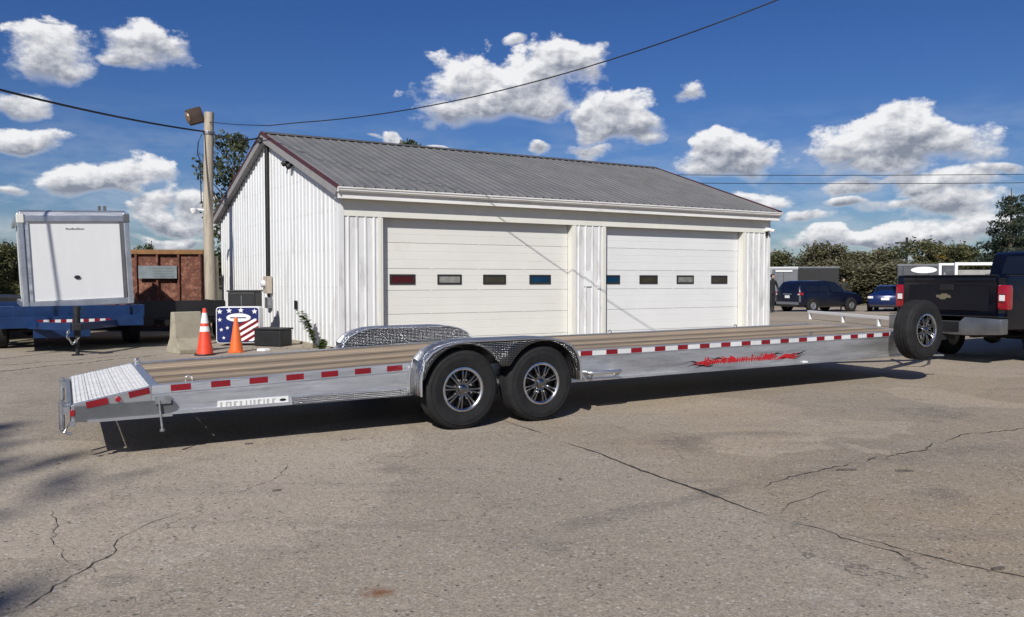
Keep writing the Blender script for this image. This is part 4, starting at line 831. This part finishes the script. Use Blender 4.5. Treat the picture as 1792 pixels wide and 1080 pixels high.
for (z0, z1, lab) in ((12.75, 12.3, 'upper of two faint distant power lines right of the barn roof'), (11.9, 11.4, 'lower of two faint distant power lines right of the barn roof')):
    cable(lab, [(x, 84 - .04 * x, z0 + (z1 - z0) * x / 70 + ((x - 30) / 45) ** 2 * .5) for x in range(-20, 121, 5)], .035)
dp = thing('distant_power_pole', 'tiny distant power pole with crossarms above the treeline', 'pole', (44.6, 88, 0))
MB().tube([(0, 0, 0), (0, 0, 6.3)], .14, 8).build('post', DARK, dp); MB().box(-1.3, 1.3, -.06, .06, 5.6, 5.75).build('crossarm', DARK, dp); MB().box(-.9, .9, -.06, .06, 4.9, 5.05).build('crossarm', DARK, dp)

# ------------------------------------------------------------------ small things by the gable
jb = MB(); pf = [(-.30, 0), (-.30, .08), (-.14, .30), (-.075, .82), (.075, .82), (.14, .30), (.30, .08), (.30, 0)]
jb.prism(pf, 'x', 0, .55); tag(jb.build('concrete_barrier', CONC, None, bevel=.015, loc=(-6.72, 15.35, 0)), 'tan concrete barrier with flared foot, left of the traffic cones', 'barrier').rotation_euler = (0, 0, R(47))
def cone(label, loc, h, r, mat, bands):
    c = thing('traffic_cone', label, 'cone', loc, random.uniform(0, 1), 'traffic cones')
    m = MB(); m.lathe([(r, .03), (r * .97, .05), (.032, h - .02), (.026, h), (.018, h), (.02, h - .03)], 28, 'z'); m.build('cone_body', mat, c, smooth=40)
    m = MB(); m.prism([(r * 1.25 * math.cos(a + .39), r * 1.25 * math.sin(a + .39)) for a in np.arange(0, 6.28, math.pi / 4)], 'z', 0, .03); m.build('base_plate', mat if not bands else BLK, c, bevel=.006)
    rad = lambda z: r * .97 + (.032 - r * .97) * (z - .05) / (h - .07)
    for z0, z1 in bands: MB().lathe([(rad(z0) + .002, z0), (rad(z1) + .002, z1)], 28, 'z').build('reflective_collar', WHITE, c, smooth=60)
cone('tall red orange cone with two white reflective collars', (-5.95, 15.02, 0), .91, .155, REDO, [(.46, .56), (.62, .82)])
cone('shorter plain orange cone in front of the flag box', (-5.55, 15.6, 0), .71, .135, ORNG, [])
fb = thing('flag_box', 'cabinet printed with stars, stripes and a white oval', 'cabinet', (-6.06, 17.15, 0), R(8))
def rrect(x0, x1, z0, z1, r, n=5):
    out = []
    for cx, cz, a0 in ((x1 - r, z1 - r, 0), (x0 + r, z1 - r, 90), (x0 + r, z0 + r, 180), (x1 - r, z0 + r, 270)):
        for k in range(n): a = R(a0 + 90 * k / (n - 1)); out.append((cx + r * math.cos(a), cz + r * math.sin(a)))
    return out
MB().prism(rrect(-.46, .46, .06, .86, .07), 'y', 0, .5).build('cabinet_body', WHITE, fb, bevel=.006, smooth=40)
MB().prism(rrect(-.445, .445, .075, .845, .06), 'y', -.004, -.0005).build('printed_front', NAVY, fb)
for k in range(12):
    lo = -.36 + k * .068; hi = lo + .068; mt = RED if k % 2 else WHITE
    xs_ = [x for x in np.linspace(-.10, .44, 14) if hi + .6 * x > .10 and lo + .6 * x < .56]
    if len(xs_) < 2: continue
    lim = lambda x, c: (x, max(.10, min(.60, c + .6 * x))); top = [lim(x, hi) for x in xs_]; bot = [lim(x, lo) for x in xs_]
    MB().prism(bot + top[::-1], 'y', -.0075, -.0045).build('stripe', mt, fb)
def star(cx, cz, r, parent, y0=-.008, y1=-.0045):
    MB().prism([(cx + (r if i % 2 == 0 else r * .42) * math.sin(i * math.pi / 5), cz + (r if i % 2 == 0 else r * .42) * math.cos(i * math.pi / 5)) for i in range(10)], 'y', y0, y1).build('star', WHITE, parent)
for (x, z, r) in ((-.38, .76, .065), (-.18, .78, .065), (.07, .785, .065), (.36, .76, .065), (-.38, .58, .05), (-.35, .36, .045), (-.22, .40, .045), (-.30, .18, .04)): star(x, z, r, fb)
m = MB(); m.lathe([(0, -.012), (.26, -.012), (.26, -.009)], 28, 'y', T((.02, 0, .625)) @ Matrix.Diagonal((1, 1, .36, 1))); ov = m.build('oval_sign', WHITE, fb)
MB().box(-.16, .18, -.0135, -.0125, .61, .635).build('oval_line', BLUE, ov)
q = MB().box(-.32, .32, -.25, .25, .0, 1.18).build('black_cabinet', BLK, None, bevel=.03, loc=(-6.25, 18.2, 0)); tag(q, 'tall black cabinet standing behind the flag printed box', 'cabinet'); MB().box(-.34, .34, -.27, .27, 1.181, 1.22).build('lid', BLK, q, bevel=.01); MB().box(-.01, .01, -.262, -.2505, .1, 1.1).build('door_gap', GUN, q)
q = MB().box(-.34, .34, -.22, .22, 0, .36).build('black_tote', BLK, None, bevel=.03, loc=(-5.28, 17.15, 0)); tag(q, 'low black plastic tote against the foot of the gable wall', 'tote'); q.rotation_euler = (0, 0, R(-18)); MB().box(-.36, .36, -.24, .24, .3605, .40).build('lid', BLK, q, bevel=.01)
m = MB(); m.prism([(-.12, -.05), (.05, -.09), (.14, 0), (.06, .08), (-.1, .06)], 'z', 0, .05); tag(m.build('paper_scrap', WHITE, None, bevel=.01, loc=(-5.1, 15.9, 0)), 'crumpled white scrap on the ground right of the orange cone', 'litter')

# ------------------------------------------------------------------ far right yard
gr = thing('low_guard_rail', 'low white pipe rail behind the trailer deck on the right', 'rail', (11.14, 28.77, 0), 0)
pts_ = [(-.02, .2), (.21, -2.14), (.42, -4.3), (.62, -6.4)]
for p in pts_: MB().box(p[0] - .05, p[0] + .05, p[1] - .05, p[1] + .05, 0, .22).build('post', WHITE, gr, bevel=.006)
MB().bar((-.04, .3, .275), (.65, -6.7, .275), .09, .10).build('rail', WHITE, gr, bevel=.008)
def car(name, label, cat, loc, rz, sec, paint, wb, r, h_roof, glass, extra=None, group=None):
    c = thing(name, label, cat, loc, rz, group)
    rows = []
    for (x, zb, zm, zbelt, zr, w, wr) in sec:
        half = [(w * .86, zb), (w, zb + .12), (w * 1.01, zm), (w * .97, zbelt), (wr, zr), (wr * .6, zr + .025)]
        rows.append([(x, -a, b) for a, b in half] + [(x, a, b) for a, b in reversed(half)])
    m = MB(); m.sheet(rows); n = len(rows[0])
    for row in (rows[0], rows[-1]): m.add(row, [tuple(range(n))])
    m.sheet([[rw[0] for rw in rows], [rw[-1] for rw in rows]])
    b = m.build('body', paint, c, smooth=50)
    for gsec in glass:
        for s in (-1, 1):
            MB().add([(x, s * (y + .008), z) for x, y, z in gsec], [tuple(range(len(gsec)))]).build('side_window', GLS, b)
    m0 = MB().lathe([(r * .55, -.10), (r * .85, -.115), (r, -.08), (r, .08), (r * .85, .115), (r * .55, .10)], 24, 'y', closed=True).mesh('wheel', RUB, 40)
    m1 = MB().lathe([(0, -.085), (r * .2, -.09), (r * .3, -.07), (r * .5, -.085), (r * .58, -.10), (r * .58, 0), (0, 0)], 20, 'y').mesh('rim', GALV, 40)
    am = MB().lathe([(0, -.006), (r * 1.10, -.006), (r * 1.10, -.02), (r * 1.17, -.02), (r * 1.17, .0)], 24, 'y').mesh('wheel_arch', SEAL, 40)
    for x in wb:
        for s in (-1, 1):
            w = sec[len(sec) // 2][5]; q = link('wheel', m0, c, (x, s * (w - .05), r), (0, 0, 0 if s < 0 else math.pi)); link('rim', m1, q)
            link('wheel_arch', am, c, (x, s * (w + .0), r * 1.05), (0, 0, 0 if s < 0 else math.pi))
    if extra: extra(c, b)
    return c
# section: x from rear, z bottom, mid, belt, roof, half width, half roof width
suv = [(0, .42, .75, 1.05, 1.08, .84, .74), (.06, .30, .75, 1.06, 1.30, .90, .72), (.30, .27, .75, 1.07, 1.60, .92, .66), (.6, .27, .75, 1.07, 1.66, .925, .66), (2.0, .27, .74, 1.05, 1.68, .925, .67), (2.7, .27, .73, 1.03, 1.60, .925, .66), (3.35, .27, .72, 1.02, 1.12, .92, .74), (4.1, .28, .70, .98, 1.02, .90, .74), (4.55, .34, .62, .82, .86, .80, .66)]
def suv_x(c, b):
    m = MB(); m.add([(.02, -.62, 1.12), (.02, .62, 1.12), (.24, .56, 1.52), (.24, -.56, 1.52)], [(0, 1, 2, 3)]); q = m.build('rear_window', GLS, b); q.location.x = -.012
    MB().box(-.03, .14, -.80, .80, .42, .56).build('rear_bumper', GALV, b, bevel=.02)
    MB().box(-.025, .02, -.78, .78, .30, .419).build('lower_valance', SEAL, b)
    MB().box(-.02, .04, -.30, .30, .94, 1.0).build('tailgate_trim', GALV, b)
    MB().box(-.028, -.02, -.17, .17, .76, .90).build('license_plate', WHITE, b)
    for s in (-1, 1):
        MB().box(-.01, .22, s * .84 - .085, s * .84 + .085, .92, 1.06).build('tail_lamp', LAMPR, b, bevel=.015)
        MB().box(-.025, -.011, s * .82 - .06, s * .82 + .06, .93, .99).build('reverse_lamp', LAMPW, b)
        MB().box(-.015, .05, s * .87 - .03, s * .87 + .03, .56, .90).build('chrome_edge', GALV, b)
car('parked_suv', 'dark blue SUV parked facing away beyond the barn corner', 'SUV', (14.75, 41.6, -.26), R(24), suv, SUVM, (.85, 3.6), .36, 1.68,
    [[(.45, .90, 1.10), (.55, .70, 1.50), (1.25, .67, 1.60), (1.25, .90, 1.09)], [(1.32, .90, 1.09), (1.32, .67, 1.60), (2.1, .67, 1.62), (2.1, .90, 1.08)], [(2.18, .90, 1.08), (2.18, .68, 1.60), (2.62, .68, 1.54), (3.15, .86, 1.08)]], suv_x, 'parked cars')
sed = [(0, .40, .62, .84, .90, .80, .66), (.1, .28, .64, .92, .98, .86, .66), (.7, .25, .64, .94, 1.02, .89, .66), (1.3, .24, .63, .93, 1.36, .90, .58), (2.0, .24, .63, .92, 1.43, .90, .58), (2.6, .24, .62, .91, 1.38, .90, .58), (3.3, .25, .60, .90, .97, .89, .66), (4.2, .28, .56, .78, .84, .84, .62), (4.5, .34, .52, .66, .70, .74, .55)]
def sed_x(c, b):
    m = MB(); m.add([(.75, -.60, 1.03), (.75, .60, 1.03), (1.24, .54, 1.34), (1.24, -.54, 1.34)], [(0, 1, 2, 3)]); q = m.build('rear_window', GLS, b); q.location.x = -.014; q.location.z = .02
    MB().box(-.03, -.0, -.20, .20, .66, .78).build('license_plate', WHITE, b)
    MB().box(-.02, .08, -.74, .74, .34, .42).build('rear_bumper', SEAL, b)
    for s in (-1, 1): MB().box(-.02, .12, s * .72 - .13, s * .72 + .13, .74, .86).build('tail_lamp', LAMPW, b, bevel=.015)
car('parked_sedan', 'bright blue car parked between the SUV and the pickup', 'car', (19.7, 41.0, -.26), R(58), sed, BLUE2, (.9, 3.55), .33, 1.43,
    [[(.95, .86, .98), (1.35, .62, 1.32), (2.0, .60, 1.37), (2.0, .86, .96)], [(2.07, .86, .96), (2.07, .60, 1.37), (2.6, .60, 1.33), (3.1, .82, .95)]], sed_x, 'parked cars')
def cargo(label, loc, rz, w, l_, h, mat, z0=.5, oval=False, rear=None):
    c = thing('cargo_trailer', label, 'trailer', loc, rz, 'far parked trailers')
    MB().box(-w / 2, w / 2, 0, l_, z0, z0 + h).build('body', mat, c, bevel=.03)
    MB().box(-w / 2 - .02, w / 2 + .02, -.02, l_ + .02, z0 + h - .08, z0 + h + .03).build('top_trim', GALV if rear else GREYB2, c, bevel=.01)
    MB().box(-w / 2, w / 2, -.05, l_, z0 - .12, z0 - .002).build('frame', DARK, c)
    for i in range(int(l_ / .8)): MB().box(-w / 2 - .012, w / 2 + .012, .3 + i * .8, .34 + i * .8, z0 + .02, z0 + h - .09).build('panel_seam', DARK, c)
    for i in range(int(w / .6)): MB().box(-w / 2 + .25 + i * .6, -w / 2 + .28 + i * .6, -.012, .01, z0 + .02, z0 + h - .09).build('panel_seam', DARK, c)
    for s in (-1, 1):
        MB().lathe([(.16, -.1), (.3, -.11), (.34, -.08), (.34, .08), (.3, .11), (.16, .1)], 20, 'x', T((s * (w / 2 + .02), l_ * .55, .34))).build('wheel', RUB, c, smooth=40)
    if oval: MB().lathe([(0, -.03), (.6, -.03), (.6, -.013)], 28, 'y', T((oval, 0, z0 + h - .28)) @ Matrix.Diagonal((1, 1, .28, 1))).build('oval_sign', WHITE, c)
    if rear: MB().box(-w / 2, w / 2, -.03, -.014, z0 + h - .14, z0 + h - .05).build('light_bar', GALV, c); MB().box(-w / 2 + .35, w / 2 - .35, -.05, -.031, z0 + h - .28, z0 + h - .18).build('vent_cover', WHITE, c); MB().box(-w / 2, -w / 2 + .12, -.035, -.015, z0, z0 + h - .15).build('edge_post', GALV, c)
    return c
cargo('grey cargo trailer at the barn corner, left of the black one', (18.0, 51.5, -.26), R(-17), 1.75, 3.5, 2.05, GREYB2, rear=True)
cargo('black cargo trailer standing behind the dark SUV', (20.9, 54.0, -.26), R(-19), 3.35, 2.2, 2.12, BLK)
q = cargo('dark grey trailer with white oval sign, above the pickup tailgate', (21.45, 40.2, -.26), R(-26), 2.75, 3.6, 2.02, GREYB, oval=-.15)
MB().box(.75, 1.25, -.035, -.015, 1.60, 2.1).build('grey_hatch', GALV, q)
wf = thing('white_frame_trailer', 'white tube framed trailer showing above the pickup bed', 'trailer', (21.1, 35.2, -.02), R(-8), 'far parked trailers')
for x in (-.95, 2.6):
    for y in (0, 1.8): MB().box(x - .06, x + .06, y - .06, y + .06, .4, 2.18).build('frame_post', WHITE, wf)
for y in (0, 1.8): MB().box(-1.01, 2.66, y - .055, y + .055, 2.181, 2.28).build('frame_rail', WHITE, wf)
MB().box(-.75, 3.6, .25, 1.7, .75, 1.95).build('load', pm('pale_load', (.30, .30, .28), .6, 0, .2, 3), wf, bevel=.03)
MB().box(-.95, 3.6, .1, 1.75, .45, .70).build('deck', GREYB, wf)
for s in (.0, 1.8): MB().lathe([(.16, -.1), (.3, -.11), (.34, -.08), (.34, .08), (.3, .11), (.16, .1)], 20, 'y', T((1.2, s, .36))).build('wheel', RUB, wf, smooth=40)
q = thing('silver_trailer', 'long silver flatbed trailer seen over the pickup bed, by the cab', 'trailer', (20.0, 29.6, 0), R(4), 'far parked trailers')
MB().box(-.6, 6, 0, 2.1, 1.45, 1.72).build('deck_rail', pm('dull_silver', (.42, .42, .40), .5, .3, .15, 3), q, bevel=.02)
MB().box(.0, 6, .1, 2.0, 1.20, 1.449).build('under_frame', GREYB, q); MB().box(1.6, 3.2, -.03, -.002, 1.46, 1.56).build('white_board', WHITE, q)
for x in (.5, 2.5, 4.5): MB().box(x - .06, x + .06, .2, .32, 0, 1.20).build('support_leg', DARK, q)

# ------------------------------------------------------------------ people
def person(label, loc, rz, cloth, hgt=1.75, arm_out=.1, step=.08):
    V, E, Rd = [], [], []
    def v(x, y, z, r, p=None):
        V.append((x, y, z)); Rd.append(r)
        if p is not None: E.append((p, len(V) - 1))
        return len(V) - 1
    s = hgt / 1.75
    pel = v(0, 0, .95, .125); bel = v(0, 0, 1.10, .125, pel); ch = v(0, .0, 1.30, .145, bel); nb = v(0, 0, 1.46, .075, ch); nk = v(0, .01, 1.53, .052, nb)
    hd = v(0, .02, 1.62, .085, nk); ht = v(0, .01, 1.71, .075, hd); nose = v(0, .115, 1.62, .012, hd)
    for sg in (-1, 1):
        sh = v(sg * .17, 0, 1.42, .065, ch); el = v(sg * (.22 + arm_out), -.03, 1.13, .046, sh); wr = v(sg * (.21 + arm_out), .10, .90, .033, el); pa = v(sg * (.21 + arm_out), .13, .83, .034, wr)
        for k, (dx, ln_) in enumerate(((-.03, .06), (-.012, .07), (.008, .065), (.026, .05))):
            f = v(sg * (.21 + arm_out) + dx, .14, .79, .010, pa); v(sg * (.21 + arm_out) + dx, .155, .79 - ln_, .008, f)
        th = v(sg * (.18 + arm_out), .16, .83, .011, pa); v(sg * (.175 + arm_out), .18, .79, .009, th)
        hp = v(sg * .10, 0, .88, .105, pel); kn = v(sg * .11, sg * step * .5 + .02, .50, .068, hp); an = v(sg * .12, sg * step, .10, .045, kn); v(sg * .13, sg * step + .13, .045, .04, an)
    me = bpy.data.meshes.new('person'); me.from_pydata([(x * s, y * s, z * s) for x, y, z in V], E, []); me.materials.append(cloth)
    o = bpy.data.objects.new('person', me); C.objects.link(o); o.location = loc; o.rotation_euler = (0, 0, rz)
    md = o.modifiers.new('skin', 'SKIN'); md.use_smooth_shade = True
    for i, d in enumerate(me.skin_vertices[0].data): d.radius = (Rd[i] * s, Rd[i] * s * .85); d.use_root = (i == 0)
    o.modifiers.new('sub', 'SUBSURF').levels = 1
    tag(o, label, 'person')
    MB().lathe([(0, 1.745), (.05, 1.735), (.085, 1.69), (.095, 1.63), (.088, 1.60)], 14, 'z', Matrix.Scale(s, 4) @ T((0, .0, 0))).build('hair', BLK, o, smooth=50)
    m = MB(); m.lathe([(0, -.10), (.05, -.085), (.07, -.03), (.072, .03), (.05, .07), (0, .085)], 14, 'z', Matrix.Scale(s, 4) @ T((0, .045, 1.615)) @ Matrix.Diagonal((.95, .8, 1, 1))); m.box(-.012, .012, .10, .125, 1.59, 1.63, Matrix.Scale(s, 4)); m.build('face', SKIN, o, smooth=60)
    return o
person('person in black clothes standing at the right corner of the barn', (11.72, 35.0, 0), R(200), CLO, 1.74)
person('person in charcoal clothes standing between the SUV and blue car', (18.6, 43.6, -.26), R(160), CLO2, 1.85, .12)

# ------------------------------------------------------------------ vegetation
def leaf_mesh(name, mat, blobs, n, size, aspect=1.0, seed=1, shell=.55):
    rg = np.random.RandomState(seed); vol = np.array([b[3] * b[4] * b[5] for b in blobs]) ** .75; vol /= vol.sum(); pts = []
    for b, f in zip(blobs, vol):
        k = max(4, int(n * f)); d = rg.normal(size=(k, 3)); d /= np.linalg.norm(d, axis=1)[:, None]
        rr = shell + (1.08 - shell) * rg.rand(k, 1) ** .8
        lump = 1 + .18 * np.sin(d[:, :1] * 7 + seed) * np.sin(d[:, 1:2] * 6 + 2 * seed) + .12 * rg.normal(size=(k, 1)) * .6
        pts.append(np.array(b[:3]) + d * rr * lump * np.array(b[3:6]))
    P = np.concatenate(pts); k = len(P); u = rg.normal(size=(k, 3)); u /= np.linalg.norm(u, axis=1)[:, None]; w = np.cross(u, rg.normal(size=(k, 3))); w /= np.linalg.norm(w, axis=1)[:, None]
    s = size * (.5 + rg.rand(k, 1)); u *= s; w *= s * aspect
    co = np.stack([P - u, P + w * .6, P + u, P - w * .6], 1).reshape(-1, 3).astype(np.float32)
    me = bpy.data.meshes.new(name); me.vertices.add(4 * k); me.vertices.foreach_set('co', co.ravel()); me.loops.add(4 * k); me.loops.foreach_set('vertex_index', np.arange(4 * k, dtype=np.int32))
    me.polygons.add(k); me.polygons.foreach_set('loop_start', np.arange(0, 4 * k, 4, dtype=np.int32)); me.update(); me.validate(); me.materials.append(mat); return me
def limbs(h, spread, seed, r0):
    rg = random.Random(seed); m = MB(); m.tube([(0, 0, 0), (rg.uniform(-.1, .1), 0, h * .4), (rg.uniform(-.2, .2), .1, h * .9)], [r0, r0 * .7, r0 * .2], 8)
    for k in range(9):
        a = rg.uniform(0, 6.28); z = h * rg.uniform(.15, .7); L_ = spread * rg.uniform(.5, 1); m.tube([(0, 0, z), (L_ * .5 * math.cos(a), L_ * .5 * math.sin(a), z + L_ * .35), (L_ * math.cos(a), L_ * math.sin(a), z + L_ * .8)], [r0 * .4, r0 * .25, r0 * .08], 6)
    return m.mesh('trunk', BARK, 60)
def rblobs(seed, w, h, n, z0=.25):
    rg = random.Random(seed); out = []
    for i in range(n):
        f = rg.random(); z = h * (z0 + (1 - z0) * f); R_ = w * (1 - .75 * abs(f - .4)) * rg.uniform(.1, .8); a = rg.uniform(0, 6.28); q = w * rg.uniform(.22, .42)
        out.append((R_ * math.cos(a), R_ * math.sin(a), min(z, h - q * .6), q, q, q * rg.uniform(.6, .95)))
    return out
def tree(label, loc, crown, trunk, sc=1, rz=0, name='tree', group='trees along the far side'):
    t = thing(name, label, 'tree', loc, rz, group); t.scale = sc if isinstance(sc, tuple) else (sc, sc, sc)
    link('crown', crown, t); link('trunk', trunk, t); return t
TK = [limbs(4.5, 1.8, s, .14) for s in (1, 2)]
BUSH = {}
for nm, mt in (('olive', LF_OL), ('brown', LF_BR), ('dark', LF_DK), ('yellow', LF_YE)):
    BUSH[nm] = [leaf_mesh('crown', mt, rblobs(10 + k, 2.4, 5.0, 26 + 6 * k, .08), 8500, .115, .8, 20 + k, .35) for k in range(2)]
rg = random.Random(11)
tl = [  # image bearing (x/y), depth, height, width scale, kind
    (.335, 62, 4.6, 1.2, 'olive', 'olive tree at the left end of the far right treeline'), (.375, 66, 4.9, 1.1, 'dark', 'dark green tree behind the black cargo trailer'), (.405, 61, 4.7, 1.3, 'brown', 'brownish bushy tree above the parked SUV'),
    (.435, 70, 5.2, 1.1, 'olive', 'olive tree above the front of the SUV'), (.46, 60, 4.3, 1.5, 'brown', 'broad tan thicket tree right of the black cargo trailer'), (.485, 72, 5.5, 1.1, 'dark', 'dark tree behind the tan thicket'),
    (.50, 59, 4.2, 1.3, 'brown', 'tan thicket tree left of the pickup tailgate'), (.525, 68, 5.3, 1.2, 'olive', 'olive tree above the oval sign trailer'), (.545, 74, 6.2, 1.0, 'yellow', 'yellow autumn tree in the far right treeline'), (.565, 62, 4.9, 1.2, 'olive', 'olive bush below the yellow autumn tree'),
    (.59, 66, 5.3, 1.2, 'dark', 'dark bushy tree left of the conifer'), (.62, 63, 5.1, 1.3, 'dark', 'dark tree at the foot of the conifer'), (.65, 62, 5.0, 1.3, 'olive', 'olive tree behind the pickup cab'), (.69, 64, 5.4, 1.4, 'dark', 'dark tree at the right edge behind the cab'),
    (-.665, 46, 4.2, 1.2, 'olive', 'olive bush at the left edge beyond the blue trailers'), (-.63, 52, 4.4, 1.2, 'olive', 'olive tree behind the white box body'), (-.70, 44, 3.7, 1.3, 'dark', 'dark bush partly outside the left edge'), (-.47, 60, 4.6, .55, 'dark', 'small sparse tree above the rusty container')]
for i, (b, d, h, ws, kd, lab) in enumerate(tl):
    h *= (.84, .74, .95, .78, .90)[i % 5]
    tree(lab, (b * d, d, -.2), BUSH[kd][i % 2], TK[i % 2], (ws * h / 5, ws * h / 5, h / 5), rg.uniform(0, 6))
# undergrowth in front of the treeline
for k, (b, d, h, kd, lab) in enumerate(((.36, 57.5, 2.6, 'brown', 'low brush beside the grey cargo trailer'), (.44, 57, 2.7, 'brown', 'low tan brush behind the SUV roof'), (.485, 56, 2.9, 'brown', 'low tan brush behind the blue car'), (.53, 55, 2.7, 'olive', 'low olive brush behind the dark grey trailer'), (.585, 56, 3.0, 'olive', 'low olive brush behind the white frame trailer'), (.64, 56, 3.0, 'dark', 'low dark brush behind the silver trailer'))):
    tree(lab, (b * d, d, -.25), BUSH[kd][k % 2], TK[0], (1.5, 1.2, h / 5), k * 1.3, 'shrub')
# spruce-like tree on the right
cb_ = []
rg = random.Random(5)
for i in range(26):
    z = 2.0 + 5.6 * i / 26; rad = 2.5 * (1 - (i / 26) ** 1.3) + .25; a = i * 2.4; q = .35 + .45 * (1 - i / 26)
    cb_.append((rad * .62 * math.cos(a), rad * .62 * math.sin(a), z + rg.uniform(-.2, .2), q * 1.35, q * 1.35, q * .6))
cm = leaf_mesh('crown', LF_PI, cb_, 6500, .15, .45, 31, .35)
tm_ = MB(); tm_.tube([(0, 0, 0), (.05, 0, 4), (0, 0, 8.0)], [.2, .13, .03], 8)
for (cx, cy, cz, *_r) in cb_: tm_.tube([(0, 0, max(.8, cz - .2)), (cx * .6, cy * .6, cz), (cx * 1.2, cy * 1.2, cz + .1)], [.04, .025, .008], 5)
tmm = tm_.mesh('trunk', BARK, 60)
tree('tall dark conifer rising above the treeline at the right', (37.1, 58, -.2), cm, tmm, (1.0, 1.0, 1.06), 0, 'conifer_tree')
tree('greyer conifer at the right edge, half cut off by the frame', (41.8, 63, -.2), cm, tmm, (1.25, 1.25, 1.15), 2.1, 'conifer_tree')
# trees behind the barn
bl = leaf_mesh('crown', LF_DK, rblobs(71, 2.6, 8.6, 26, .2), 6000, .13, .7, 41, .4)
bl2 = leaf_mesh('crown', LF_DK, rblobs(72, 2.2, 8.2, 20, .2), 5000, .17, .7, 42)
tkb = limbs(8, 2.4, 9, .2)
tree('dark leafy tree rising between the pole and the barn gable', (-14.4, 40.5, -.2), bl, tkb, (.85, .85, 1.08), 0, 'leafy_tree', 'trees behind the barn')
tree('treetop just showing over the barn roof ridge', (-6.5, 48, -.2), bl2, tkb, (.8, .8, 1.22), 1, 'leafy_tree', 'trees behind the barn')
tree('unseen leafy tree added behind the camera to shade the near left asphalt', (-10.95, -17.5, 0), bl, tkb, (2.3, 2.3, 2.3), 2, 'leafy_tree', 'unseen shade tree behind the camera')  # out of view, added only to cast the soft shade at lower left
# weeds by the wall
def weed(label, loc, h, lean, n, seed, name='weed_plant'):
    rg = random.Random(seed); w = thing(name, label, 'weed', loc); m = MB(); lf = MB()
    for k in range(n):
        a = rg.uniform(0, 6.28); hh = h * rg.uniform(.6, 1); px = [(lean * f * f * hh + .12 * math.cos(a) * f * hh + .01 * k, .1 * math.sin(a) * f * hh, f * hh) for f in np.linspace(0, 1, 7)]
        m.tube(px, [.007 - .0008 * i for i in range(7)], 5)
        for j in range(int(60 * hh) + 14):
            f = rg.uniform(.22, 1); i = min(5, int(f * 6)); p = Vector(px[i]).lerp(Vector(px[i + 1]), f * 6 - i); b = rg.uniform(0, 6.28); L_ = rg.uniform(.06, .13); d = Vector((math.cos(b), math.sin(b), rg.uniform(-.6, .3))).normalized(); s_ = d.cross(Vector((0, 0, 1))).normalized() * L_ * .38; mid = p + d * L_ * .5
            lf.add([p, mid + s_, p + d * L_, mid - s_], [(0, 1, 2, 3)])
    m.build('stem', LF_OL, w); lf.build('leaves', LF_WD, w)
weed('tall leaning leafy weed growing at the barn gable wall', (-4.25, 16.55, 0), .86, -.38, 6, 1)
weed('low clump of weeds at the barn front corner', (-3.95, 15.95, 0), .26, .1, 9, 2)
weed('scrubby weeds in front of the rusty container', (-8.2, 20.4, 0), .5, .1, 16, 3)
weed('weeds around the foot of the utility pole', (-8.3, 21.0, 0), .45, .0, 12, 4)
